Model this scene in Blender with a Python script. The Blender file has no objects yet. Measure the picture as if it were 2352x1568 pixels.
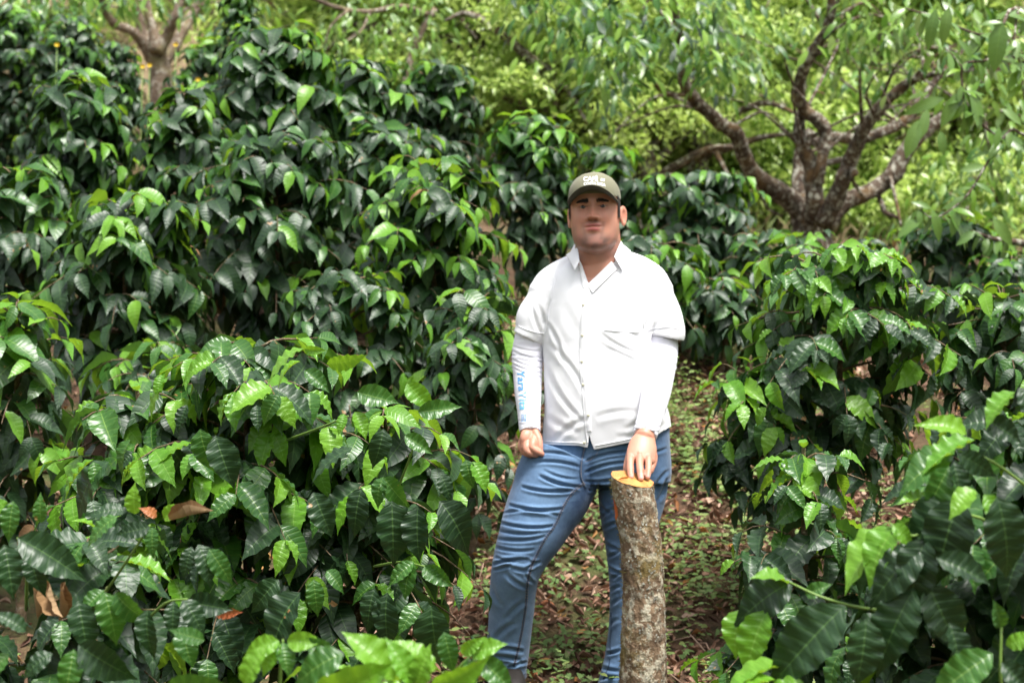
import bpy, math, random
import numpy as np
from mathutils import Vector, Matrix, noise
from mathutils.bvhtree import BVHTree

R = math.radians
scene = bpy.context.scene
col = scene.collection
random.seed(11)
rng = np.random.default_rng(11)

# ------------------------------------------------------------------ camera
cam_data = bpy.data.cameras.new("camera")
cam = bpy.data.objects.new("camera", cam_data)
col.objects.link(cam)
cam.location = (0, 0, 0)
cam.rotation_euler = (R(90), 0, 0)
cam_data.sensor_width = 36.0
cam_data.lens = 63.28
cam_data.clip_start = 0.05
cam_data.clip_end = 600
cam_data.dof.use_dof = True
cam_data.dof.focus_distance = 4.7
cam_data.dof.aperture_fstop = 4.7
scene.camera = cam

# ------------------------------------------------------------------ world
SUN_EL, SUN_AZ = R(68), R(140)      # azimuth measured clockwise from +Y (north)
world = bpy.data.worlds.new("World")
scene.world = world
world.use_nodes = True
wn = world.node_tree
wn.nodes.clear()
sky = wn.nodes.new("ShaderNodeTexSky")
sky.sky_type = 'NISHITA'
sky.sun_disc = False
sky.sun_elevation = SUN_EL
sky.sun_rotation = SUN_AZ
sky.air_density = 1.0
sky.dust_density = 4.0
sky.ozone_density = 1.0
hs = wn.nodes.new("ShaderNodeHueSaturation")
hs.inputs["Saturation"].default_value = 0.30     # thin white overcast
bg = wn.nodes.new("ShaderNodeBackground")
bg.inputs["Strength"].default_value = 0.075
wo = wn.nodes.new("ShaderNodeOutputWorld")
wn.links.new(sky.outputs[0], hs.inputs["Color"])
wn.links.new(hs.outputs[0], bg.inputs["Color"])
wn.links.new(bg.outputs[0], wo.inputs["Surface"])

sun_d = bpy.data.lights.new("sun", 'SUN')
sun_d.energy = 1.5
sun_d.angle = R(14)
sun_d.color = (1.0, 0.97, 0.92)
sun = bpy.data.objects.new("sun", sun_d)
col.objects.link(sun)
sdir = Vector((math.sin(SUN_AZ) * math.cos(SUN_EL), math.cos(SUN_AZ) * math.cos(SUN_EL), math.sin(SUN_EL)))
sun.rotation_euler = sdir.to_track_quat('Z', 'Y').to_euler()

scene.view_settings.view_transform = 'Standard'
scene.view_settings.look = 'None'
scene.view_settings.gamma = 1.0
scene.view_settings.use_curve_mapping = False
scene.view_settings.exposure = 2.15
scene.cycles.use_denoising = True
scene.cycles.max_bounces = 8
scene.cycles.diffuse_bounces = 4
scene.cycles.glossy_bounces = 3
scene.cycles.transmission_bounces = 4
scene.cycles.sample_clamp_indirect = 8.0

# ------------------------------------------------------------------ helpers
F = 4134.4                                   # focal length in the 2352-wide frame


def P(u, v, Y):
    return Vector(((u - 1176.0) / F * Y, Y, (784.0 - v) / F * Y))


def px(p):
    return (1176 + p[0] / p[1] * F, 784 - p[2] / p[1] * F)


def smooth(t):
    t = min(1.0, max(0.0, t))
    return t * t * (3 - 2 * t)


def gz(x, y):
    """height of the ground (camera eye is z = 0)"""
    if y < 4.6:
        h = -1.70 - 0.02 * (4.6 - y)
    elif y < 9:
        h = -1.70 + 0.386 * (y - 4.6)
    else:
        s2 = 0.15 + 0.10 * smooth((1.0 - x) / 3.5)
        h = 0.0 + s2 * (min(y, 20) - 9)
        if y > 20:
            h += 0.55 * (min(y, 62) - 20)
        if y > 62:
            h += 0.15 * (min(y, 140) - 62)
    if y > 4:
        h -= 0.10 * smooth((x - 1.2) / 2.0)
    k = smooth((y - 2) / 3)
    h += k * 0.05 * noise.noise(Vector((x * 0.9, y * 0.9, 3.1)))
    if y < 14:
        h += k * (0.030 * noise.noise(Vector((x * 3.3, y * 3.3, 7.7))) + .012 * noise.noise(Vector((x * 9, y * 9, 1.7))))
    return h


def tag(o, label=None, cat=None, group=None, kind=None):
    if label: o["label"] = label
    if cat: o["category"] = cat
    if group: o["group"] = group
    if kind: o["kind"] = kind
    return o


def empty(name, loc=(0, 0, 0)):
    o = bpy.data.objects.new(name, None)
    o.empty_display_size = 0.1
    o.location = loc
    col.objects.link(o)
    return o


def link(name, me, parent=None):
    """world-space mesh parented to a thing (whose rotation is zero)"""
    o = bpy.data.objects.new(name, me)
    col.objects.link(o)
    if parent is not None:
        o.parent = parent
        w = parent
        off = Vector((0, 0, 0))
        while w is not None:
            off += w.location
            w = w.parent
        o.location = -off
    return o


class MB:
    """collects polygons and builds ONE mesh"""

    def __init__(self):
        self.v, self.f, self.m, self.uv, self.n = [], [], [], [], 0

    def add(self, verts, faces, mat=0, uv=None):
        verts = np.asarray(verts, dtype=np.float64)
        faces = np.asarray(faces, dtype=np.int64)
        self.v.append(verts)
        self.f.append(faces + self.n)
        self.m.append(np.full(len(faces), mat, dtype=np.int32))
        if uv is None:
            uv = np.zeros((len(verts), 2))
        self.uv.append(np.asarray(uv))
        self.n += len(verts)

    def mesh(self, name, mats, smooth_shade=True, use_uv=False):
        me = bpy.data.meshes.new(name)
        if not self.v:
            return me
        V = np.concatenate(self.v)
        me.vertices.add(len(V))
        me.vertices.foreach_set("co", V.astype(np.float32).ravel())
        loops = np.concatenate([f.ravel() for f in self.f]).astype(np.int32)
        sizes = np.concatenate([np.full(len(f), f.shape[1], dtype=np.int32) for f in self.f])
        me.loops.add(len(loops))
        me.loops.foreach_set("vertex_index", loops)
        me.polygons.add(len(sizes))
        starts = np.zeros(len(sizes), dtype=np.int32)
        starts[1:] = np.cumsum(sizes)[:-1]
        me.polygons.foreach_set("loop_start", starts)
        me.polygons.foreach_set("loop_total", sizes)
        me.polygons.foreach_set("material_index", np.concatenate(self.m))
        if smooth_shade:
            me.polygons.foreach_set("use_smooth", np.ones(len(sizes), dtype=bool))
        if use_uv:
            uvl = me.uv_layers.new(name="UVMap")
            UV = np.concatenate(self.uv).astype(np.float32)
            uvl.data.foreach_set("uv", UV[loops].ravel())
        for m in (mats if isinstance(mats, (list, tuple)) else [mats]):
            me.materials.append(m)
        me.update(calc_edges=True)
        me.validate()
        return me


def frames(pts):
    """parallel transport frames along a polyline"""
    n = len(pts)
    T = []
    for i in range(n):
        a, b = pts[max(0, i - 1)], pts[min(n - 1, i + 1)]
        d = (b - a)
        T.append(d.normalized() if d.length > 1e-9 else Vector((0, 0, 1)))
    ref = Vector((1, 0, 0)) if abs(T[0].x) < 0.8 else Vector((0, 1, 0))
    N = (ref - T[0] * ref.dot(T[0])).normalized()
    out = []
    for i in range(n):
        N = (N - T[i] * N.dot(T[i])).normalized()
        out.append((T[i], N, T[i].cross(N)))
    return out


def catmull(pts, per):
    """pts: list of equal-length float lists -> smooth resampling"""
    A = [np.array(p, dtype=float) for p in pts]
    if len(A) < 3:
        out = [A[0] + (A[-1] - A[0]) * t / per for t in range(per + 1)]
        return out
    A = [2 * A[0] - A[1]] + A + [2 * A[-1] - A[-2]]
    out = []
    for i in range(1, len(A) - 2):
        p0, p1, p2, p3 = A[i - 1], A[i], A[i + 1], A[i + 2]
        for k in range(per):
            t = k / per
            out.append(0.5 * ((2 * p1) + (-p0 + p2) * t + (2 * p0 - 5 * p1 + 4 * p2 - p3) * t * t
                              + (-p0 + 3 * p1 - 3 * p2 + p3) * t ** 3))
    out.append(A[-2])
    return out


def tube(mb, pts, rad, seg=6, mat=0, bump=None, cap=True):
    pts = [Vector(p) for p in pts]
    fr = frames(pts)
    V = []
    for i, p in enumerate(pts):
        t, nn, b = fr[i]
        for k in range(seg):
            a = 2 * math.pi * k / seg
            d = nn * math.cos(a) + b * math.sin(a)
            r = rad[i]
            if bump: r *= bump(p, d)
            V.append(p + d * r)
    Fc = []
    n = len(pts)
    for i in range(n - 1):
        for k in range(seg):
            k2 = (k + 1) % seg
            Fc.append((i * seg + k, i * seg + k2, (i + 1) * seg + k2, (i + 1) * seg + k))
    uv = [(k / seg, i / max(1, n - 1)) for i in range(n) for k in range(seg)]
    if cap:
        c0, c1 = len(V), len(V) + 1
        V.append(pts[0]); V.append(pts[-1])
        uv += [(0, 0), (0, 1)]
        cf = []
        for k in range(seg):
            k2 = (k + 1) % seg
            cf.append((c0, k2, k, k))
            cf.append((c1, (n - 1) * seg + k, (n - 1) * seg + k2, (n - 1) * seg + k2))
        tri = [(a, b, c) for a, b, c, _ in cf]
        base = mb.n
        mb.add(V, Fc, mat, uv)
        # triangles share the vertices just added
        mb.f.append(np.asarray(tri, dtype=np.int64) + base)
        mb.m.append(np.full(len(tri), mat, dtype=np.int32))
    else:
        mb.add(V, Fc, mat, uv)


# ------------------------------------------------------------------ materials
def new_mat(name):
    m = bpy.data.materials.new(name)
    m.use_nodes = True
    nt = m.node_tree
    nt.nodes.clear()
    out = nt.nodes.new("ShaderNodeOutputMaterial")
    return m, nt, out


class NT:
    def __init__(self, nt): self.nt = nt

    def node(self, t, **kw):
        n = self.nt.nodes.new(t)
        for k, v in kw.items():
            if k.startswith("_"):
                setattr(n, k[1:], v)
            else:
                self.set(n.inputs[k.replace("__", " ")], v)
        return n

    def set(self, sock, v):
        if isinstance(v, bpy.types.NodeSocket):
            self.nt.links.new(v, sock)
        elif isinstance(v, (tuple, list)) and len(v) == 3 and sock.type == 'RGBA':
            sock.default_value = (*v, 1)
        else:
            sock.default_value = v

    def math(self, op, a, b=0.0, c=0.0, clamp=False):
        n = self.nt.nodes.new("ShaderNodeMath")
        n.operation = op
        n.use_clamp = clamp
        self.set(n.inputs[0], a); self.set(n.inputs[1], b); self.set(n.inputs[2], c)
        return n.outputs[0]

    def mix(self, fac, a, b):
        n = self.nt.nodes.new("ShaderNodeMix")
        n.data_type = 'RGBA'
        self.set(n.inputs[0], fac); self.set(n.inputs[6], a); self.set(n.inputs[7], b)
        return n.outputs[2]

    def ramp(self, fac, stops):
        n = self.nt.nodes.new("ShaderNodeValToRGB")
        el = n.color_ramp.elements
        while len(el) > 1: el.remove(el[-1])
        el[0].position = stops[0][0]
        el[0].color = (*stops[0][1], 1) if not isinstance(stops[0][1], float) else (stops[0][1],) * 3 + (1,)
        for p, c in stops[1:]:
            e = el.new(p)
            e.color = (*c, 1) if not isinstance(c, float) else (c, c, c, 1)
        self.set(n.inputs[0], fac)
        return n.outputs[0]

    def noise(self, vec, scale, detail=3.0, rough=0.5, out=0):
        n = self.nt.nodes.new("ShaderNodeTexNoise")
        n.inputs["Scale"].default_value = scale
        n.inputs["Detail"].default_value = detail
        n.inputs["Roughness"].default_value = rough
        if vec is not None: self.nt.links.new(vec, n.inputs["Vector"])
        return n.outputs[out]

    def bump(self, h, strength, dist, normal=None):
        n = self.nt.nodes.new("ShaderNodeBump")
        n.inputs["Strength"].default_value = strength
        n.inputs["Distance"].default_value = dist
        self.nt.links.new(h, n.inputs["Height"])
        if normal is not None: self.nt.links.new(normal, n.inputs["Normal"])
        return n.outputs[0]


def leaf_mat(name, ca, cb, back, rough=0.40, transl=0.22, tcol=(0.2, 0.4, 0.02), vein=1.0, spots=0.0, spec=0.5, rib=(0.25, 0.4, 0.08)):
    m, nt, out = new_mat(name)
    g = NT(nt)
    uv = g.node("ShaderNodeUVMap").outputs[0]
    sp = g.node("ShaderNodeSeparateXYZ", Vector=uv)
    u, v = sp.outputs[0], sp.outputs[1]
    au = g.math('MULTIPLY', g.math('ABSOLUTE', g.math('SUBTRACT', u, 0.5)), 2.0)
    oi = g.node("ShaderNodeObjectInfo").outputs["Random"]
    ri = g.node("ShaderNodeNewGeometry")
    rnd = g.math('FRACT', g.math('ADD', oi, ri.outputs["Random Per Island"]))
    base = g.mix(rnd, ca, cb)
    tc = g.node("ShaderNodeTexCoord").outputs["Object"]
    pos = ri.outputs["Position"]
    mot = g.noise(pos, 30.0, 3.0)
    base = g.mix(g.math('MULTIPLY', mot, 0.45 if vein > .5 else .12), base, (ca[0] * 0.6, ca[1] * 0.6, ca[2] * 0.6))
    wave = g.math('SINE', g.math('MULTIPLY', g.math('SUBTRACT', v, g.math('MULTIPLY', au, 0.10)), 2 * math.pi * 9.0))
    ridge = g.math('POWER', g.math('ADD', g.math('MULTIPLY', wave, 0.5), 0.5), 3.0)
    # lateral veins: slightly lighter, midrib: pale
    base = g.mix(g.math('MULTIPLY', g.math('POWER', g.math('MAXIMUM', wave, 0.0), 14.0), 0.20 * vein), base, rib)
    mid = g.math('LESS_THAN', au, 0.035)
    base = g.mix(g.math('MULTIPLY', mid, 0.42), base, rib)
    if spots > 0:
        sn = g.noise(pos, 45.0, 2.0)
        s2 = g.noise(pos, 9.0, 2.0)
        sm = g.math('MULTIPLY', g.math('GREATER_THAN', sn, 0.62), g.math('GREATER_THAN', s2, 0.70 - spots * 0.1))
        base = g.mix(g.math('MULTIPLY', sm, 0.8), base, (0.30, 0.16, 0.06))
    bk = ri.outputs["Backfacing"]
    colr = g.mix(bk, base, back)
    h = g.math('ADD', g.math('MULTIPLY', ridge, -0.7), g.math('MULTIPLY', g.noise(pos, 90.0, 2.0), 0.35))
    h = g.math('ADD', h, g.math('MULTIPLY', g.math('LESS_THAN', au, 0.07), -0.5))
    nrm = g.bump(h, 0.42 * vein, 0.0022)
    b = g.node("ShaderNodeBsdfPrincipled", Base__Color=colr,
               Roughness=g.math('ADD', g.math('MULTIPLY', mot, 0.18), g.math('ADD', rough - 0.09, g.math('MULTIPLY', bk, 0.25))), Normal=nrm)
    b.inputs["Specular IOR Level"].default_value = spec * 1.0
    t = g.node("ShaderNodeBsdfTranslucent", Normal=nrm)
    g.set(t.inputs["Color"], g.mix(0.5, colr, tcol))
    mx = g.node("ShaderNodeMixShader")
    mx.inputs[0].default_value = transl
    nt.links.new(b.outputs[0], mx.inputs[1])
    nt.links.new(t.outputs[0], mx.inputs[2])
    nt.links.new(mx.outputs[0], out.inputs[0])
    return m


M_DARK = leaf_mat("leaf_mature", (0.012, 0.034, 0.013), (0.020, 0.058, 0.016), (0.045, 0.10, 0.03), 0.42, 0.08, (0.10, 0.22, 0.02), spots=0.3, spec=.42, rib=(0.10, 0.20, 0.05))
M_MID = leaf_mat("leaf_green", (0.026, 0.092, 0.016), (0.050, 0.150, 0.020), (0.09, 0.19, 0.04), 0.35, 0.22, (0.18, 0.42, 0.02), spots=0.2)
M_YOUNG = leaf_mat("leaf_young", (0.100, 0.280, 0.018), (0.180, 0.385, 0.028), (0.16, 0.30, 0.03), 0.36, 0.36, (0.38, 0.62, 0.02), rib=(0.30, 0.50, 0.10))
M_DEAD = leaf_mat("leaf_dead", (0.16, 0.085, 0.04), (0.28, 0.17, 0.08), (0.30, 0.20, 0.11), 0.7, 0.12, (0.4, 0.2, 0.05), rib=(0.4, 0.25, 0.12), spec=0.2)
M_RUST = leaf_mat("leaf_rusty", (0.36, 0.09, 0.03), (0.42, 0.16, 0.05), (0.35, 0.12, 0.04), 0.45, 0.2, (0.7, 0.2, 0.03), rib=(0.5, 0.25, 0.08))
M_HILL = leaf_mat("leaf_hillside", (0.360, 0.470, 0.120), (0.520, 0.610, 0.230), (0.38, 0.48, 0.16), 0.28, 0.48, (0.60, 0.80, 0.12), vein=0.3)
M_HILLB = leaf_mat("leaf_hillside_deep", (0.240, 0.360, 0.065), (0.350, 0.470, 0.120), (0.10, 0.18, 0.04), 0.32, 0.26, (0.25, 0.45, 0.03), vein=0.3)
M_SHADE = leaf_mat("leaf_shade_tree", (0.095, 0.210, 0.018), (0.180, 0.310, 0.028), (0.16, 0.25, 0.09), 0.30, 0.30, (0.30, 0.52, 0.05), vein=0.35)
M_AVO = leaf_mat("leaf_overhang", (0.080, 0.170, 0.030), (0.130, 0.230, 0.050), (0.22, 0.30, 0.14), 0.32, 0.30, (0.35, 0.52, 0.08), vein=0.35)


def bark_mat(name, dark, brown, lichen, moss, lich_amt=0.5, scale=1.0, moss_amt=0.5, orange=None):
    m, nt, out = new_mat(name)
    g = NT(nt)
    geo = g.node("ShaderNodeNewGeometry")
    pos = geo.outputs["Position"]
    n1 = g.noise(pos, 14 * scale, 5, 0.65)
    n2 = g.noise(pos, 34 * scale, 4, 0.7)
    n3 = g.noise(pos, 6 * scale, 4, 0.6)
    c = g.mix(g.ramp(n1, [(0.35, 0.0), (0.62, 1.0)]), dark, brown)
    lm = g.math('MULTIPLY', g.ramp(n2, [(0.60 - 0.18 * lich_amt, 0.0), (0.66 - 0.16 * lich_amt, 1.0)]),
                g.ramp(n1, [(0.40, 0.25), (0.55, 1.0)]))
    c = g.mix(lm, c, lichen)
    mm = g.ramp(n3, [(0.60 - 0.15 * moss_amt, 0.0), (0.70 - 0.13 * moss_amt, 1.0)])
    c = g.mix(g.math('MULTIPLY', mm, 0.75), c, moss)
    if orange:
        n4 = g.noise(pos, 9 * scale, 3, 0.5, out=0)
        c = g.mix(g.math('MULTIPLY', g.ramp(n4, [(0.60, 0.0), (0.68, 1.0)]), 0.7), c, orange)
    fine = g.noise(pos, 120 * scale, 4, 0.7)
    h = g.math('ADD', g.math('MULTIPLY', n2, 0.8), g.math('MULTIPLY', fine, 0.4))
    nrm = g.bump(h, 1.0, 0.012)
    b = g.node("ShaderNodeBsdfPrincipled", Base__Color=c, Roughness=0.88, Normal=nrm)
    b.inputs["Specular IOR Level"].default_value = 0.25
    nt.links.new(b.outputs[0], out.inputs[0])
    return m


M_STUMP = bark_mat("bark_lichen_stump", (0.075, 0.046, 0.028), (0.25, 0.170, 0.105), (0.46, 0.42, 0.32), (0.17, 0.125, 0.035), 0.62, 1.0, 0.5)
M_TREE = bark_mat("bark_shade_tree", (0.032, 0.021, 0.015), (0.115, 0.078, 0.052), (0.42, 0.41, 0.34), (0.14, 0.080, 0.030), 0.50, 0.8, 0.40)
M_PALE = bark_mat("bark_pale", (0.075, 0.05, 0.035), (0.20, 0.145, 0.10), (0.36, 0.33, 0.27), (0.18, 0.15, 0.07), 0.45, 0.7, 0.4)
M_TWIG = bark_mat("bark_coffee", (0.07, 0.05, 0.03), (0.22, 0.15, 0.09), (0.30, 0.26, 0.20), (0.12, 0.13, 0.05), 0.3, 2.0, 0.4)


def simple(name, c, rough=0.6, spec=0.4, noise_amt=0.0, nscale=40, bump=0.0, sheen=0.0):
    m, nt, out = new_mat(name)
    g = NT(nt)
    geo = g.node("ShaderNodeNewGeometry")
    cc = c
    if noise_amt:
        n = g.noise(geo.outputs["Position"], nscale, 4)
        cc = g.mix(g.math('MULTIPLY', n, noise_amt), c, tuple(x * 0.45 for x in c))
    b = g.node("ShaderNodeBsdfPrincipled", Roughness=rough)
    g.set(b.inputs["Base Color"], cc)
    b.inputs["Specular IOR Level"].default_value = spec
    if sheen: b.inputs["Sheen Weight"].default_value = sheen
    if bump:
        nt.links.new(g.bump(g.noise(geo.outputs["Position"], nscale * 3, 3), bump, 0.003), b.inputs["Normal"])
    nt.links.new(b.outputs[0], out.inputs[0])
    return m


M_SHOOT = simple("green_shoot", (0.16, 0.27, 0.05), 0.45, 0.4, 0.4, 60)
M_CHERRY = simple("coffee_cherry_red", (0.35, 0.02, 0.02), 0.3, 0.5)
M_PETAL = simple("yellow_petal", (0.72, 0.50, 0.03), 0.6, 0.3)

# ground
m, nt, out = new_mat("hillside_soil")
g = NT(nt)
geo = g.node("ShaderNodeNewGeometry")
pos = geo.outputs["Position"]
n1 = g.noise(pos, 2.2, 6, 0.65)
n2 = g.noise(pos, 22, 6, 0.7)
c = g.mix(g.ramp(n2, [(0.35, 0.0), (0.65, 1.0)]), (0.045, 0.028, 0.018), (0.16, 0.095, 0.058))
c = g.mix(g.ramp(n1, [(0.47, 0.0), (0.62, 0.8)]), c, (0.075, 0.105, 0.030))
sx = g.node("ShaderNodeSeparateXYZ", Vector=pos)
far = g.node("ShaderNodeMapRange", Value=sx.outputs[1])
far.inputs[1].default_value = 12; far.inputs[2].default_value = 21
mp = g.node("ShaderNodeMapping", Vector=pos, Scale=(9.0, 1.2, 1.2))
st = g.noise(mp.outputs[0], 1.5, 6, 0.7)
straw = g.mix(st, (0.14, 0.085, 0.045), (0.42, 0.33, 0.21))
c = g.mix(g.math('MULTIPLY', far.outputs[0], 0.75), c, straw)
h = g.math('ADD', n2, g.math('MULTIPLY', g.noise(pos, 90, 4, 0.7), 0.4))
b = g.node("ShaderNodeBsdfPrincipled", Base__Color=c, Roughness=0.95, Normal=g.bump(h, 1.0, 0.03))
b.inputs["Specular IOR Level"].default_value = 0.15
nt.links.new(b.outputs[0], out.inputs[0])
M_GROUND = m

# ------------------------------------------------------------------ ground sheet
xs = np.concatenate([np.linspace(-150, -8, 24)[:-1], np.linspace(-8, 8, 161), np.linspace(8, 150, 24)[1:]])
ys = np.concatenate([np.linspace(-40, 2, 10)[:-1], np.linspace(2, 14, 121), np.linspace(14, 62, 60)[1:], np.linspace(62, 200, 16)[1:]])
GV = [(x, y, gz(x, y)) for y in ys for x in xs]
nx, ny = len(xs), len(ys)
ii, jj = np.meshgrid(np.arange(nx - 1), np.arange(ny - 1))
a = (jj * nx + ii).ravel()
mb = MB()
mb.add(GV, np.stack([a, a + 1, a + 1 + nx, a + nx], axis=1))
ground = link("ground", mb.mesh("ground", M_GROUND))
tag(ground, "steep brown hillside soil under the coffee bushes", kind="structure")
# ------------------------------------------------------------------ leaf shapes (unit length along +Y, face up +Z)
def leaf_arrays(nt_, ns, width, droop, fold, ruffle, freq, phase, twist, kind="coffee", curl=0.0, corr=0.0):
    V, UV = [], []
    for i in range(nt_ + 1):
        t = i / nt_
        if kind == "coffee":
            w = float(np.interp(t, [0, .04, .1, .18, .3, .43, .55, .67, .77, .85, .91, .96, 1], [0, .20, .50, .76, .95, 1, .95, .80, .58, .34, .16, .08, .0]))
        else:
            w = math.sin(math.pi * t ** 0.95) ** 0.9 if 0 < t < 1 else 0.0
        w = max(w, 0.012) * width
        zc = -droop * t * t
        yc = t * (1 - 0.18 * abs(droop) * t)
        for j in range(ns + 1):
            s = -1 + 2 * j / ns
            edge = abs(s)
            ruf = ruffle * edge ** 2 * math.sin(2 * math.pi * freq * t + phase + (1.3 if s > 0 else 0)) * math.sin(math.pi * min(1, t * 1.05))
            wv = 1 + (0.035 if kind == 'coffee' else .1) * edge * math.sin(2 * math.pi * freq * 1.9 * t + phase * 2)
            x = s * w * wv * math.cos(fold * edge) * (1 - curl * 0.5 * edge)
            z = zc + w * edge * math.sin(fold) + ruf + curl * w * edge * edge * 1.4
            z += corr * width * math.sin(2 * math.pi * 9 * (t - .10 * edge)) * math.sin(math.pi * min(1, edge * .95)) ** .7 * math.sin(math.pi * t) ** .5
            xr = x * math.cos(twist * t) - (z - zc) * math.sin(twist * t)
            zr = x * math.sin(twist * t) + (z - zc) * math.cos(twist * t) + zc
            V.append((xr + 0.05 * math.sin(phase) * t * t, yc, zr))
            UV.append((0.5 + 0.5 * s, t))
    Fc = []
    for i in range(nt_):
        for j in range(ns):
            a = i * (ns + 1) + j
            Fc.append((a, a + 1, a + ns + 2, a + ns + 1))
    return np.array(V), np.array(Fc), np.array(UV)


HI, LO, AVO = [], [], []
for k in range(8):
    r = random.Random(100 + k)
    args = dict(width=r.uniform(.245, .305), droop=r.uniform(.20, .75), fold=r.uniform(.08, .50), ruffle=r.uniform(.018, .045),
                freq=r.choice([4, 5, 6]), phase=r.uniform(0, 6), twist=r.uniform(-.5, .5))
    HI.append(leaf_arrays(30, 6, corr=r.uniform(.035, .070), **args))
    args2 = dict(args); args2["freq"] = 2; args2["ruffle"] *= 0.9; args2["width"] *= 0.86
    LO.append(leaf_arrays(8, 2, **args2))
CURL = [leaf_arrays(12, 6, .24, .7, .5, .05, 3, 1.0, 1.6, curl=1.0), leaf_arrays(12, 6, .22, -.5, .3, .07, 2, 3.0, -1.3, curl=.8)]
for k in range(4):
    r = random.Random(300 + k)
    AVO.append(leaf_arrays(6, 2, r.uniform(.13, .19), r.uniform(.0, .4), r.uniform(.1, .35), .01, 2, r.uniform(0, 6), r.uniform(-.4, .4), kind="avo"))

LEAF_MATS = {"dark": M_DARK, "mid": M_MID, "young": M_YOUNG, "dead": M_DEAD, "rust": M_RUST, "avo": M_AVO, "shade": M_SHADE}
_leaf_mesh = {}


def leaf_mesh(lod, k, mk):
    key = (lod, k, mk)
    if key not in _leaf_mesh:
        V, Fc, UV = {"hi": HI, "lo": LO, "avo": AVO, "curl": CURL}[lod][k]
        mb_ = MB()
        mb_.add(V, Fc, 0, UV)
        _leaf_mesh[key] = mb_.mesh("leaf_shape", LEAF_MATS[mk], use_uv=True)
    return _leaf_mesh[key]


def leaf_matrix(p, d, n, L):
    y = d.normalized()
    x = y.cross(n)
    if x.length < 1e-4: x = y.cross(Vector((1, 0, 0.1)))
    x.normalize()
    z = x.cross(y)
    return Matrix(((x.x * L, y.x * L, z.x * L, p.x), (x.y * L, y.y * L, z.y * L, p.y), (x.z * L, y.z * L, z.z * L, p.z), (0, 0, 0, 1)))


def place_leaf(parent, M, lod, k, mk, name="leaf"):
    o = bpy.data.objects.new(name, leaf_mesh(lod, k, mk))
    col.objects.link(o)
    o.parent = parent
    loc = parent.location
    M = M.copy()
    M.translation = M.translation - loc
    o.matrix_local = M
    return o


def split_leaves(leaves, root, lod, maxn=300, name_rest="leaves", src=None, extra=None):
    """leaves: list of (Matrix, shape index, material key). The maxn that show most become parts; the rest one mesh."""
    sc = []
    cells = {}
    for i, (M, k, mk) in enumerate(leaves):
        c = M @ Vector((0, 0.5, 0))
        if c.y < 0.3:
            sc.append((9e9, i)); continue
        u, v = px(c)
        L = M.to_scale().y
        size = L * F / c.y
        key = (int(u // 16), int(v // 16))
        out_ = u < -60 or u > 2412 or v < -60 or v > 1628
        cells.setdefault(key, []).append((c.y, i))
        sc.append([0, i, out_, size])
    rank = {}
    for kx, lst in cells.items():
        lst.sort()
        for r_, (_, i) in enumerate(lst): rank[i] = r_
    order = sorted(range(len(leaves)), key=lambda i: (9e9 if not isinstance(sc[i], list) else (100 if sc[i][2] else 0) + rank[i] * 1.0 + leaves[i][0].translation.y * 2.0))
    chosen = set(order[:maxn])
    for i in chosen:
        M, k, mk = leaves[i]
        place_leaf(root, M, lod, k, mk)
    mats = list(LEAF_MATS.keys())
    mb_ = MB()
    for i in range(len(leaves)):
        if i in chosen: continue
        M, k, mk = leaves[i]
        V, Fc, UV = (src or LO)[k % len(src or LO)]
        A = np.array(M)
        mb_.add(V @ A[:3, :3].T + A[:3, 3], Fc, mats.index(mk), UV)
    if mb_.n:
        o = link(name_rest, mb_.mesh(name_rest, [LEAF_MATS[k] for k in mats], use_uv=True), root)
        o["kind"] = "stuff"


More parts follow.
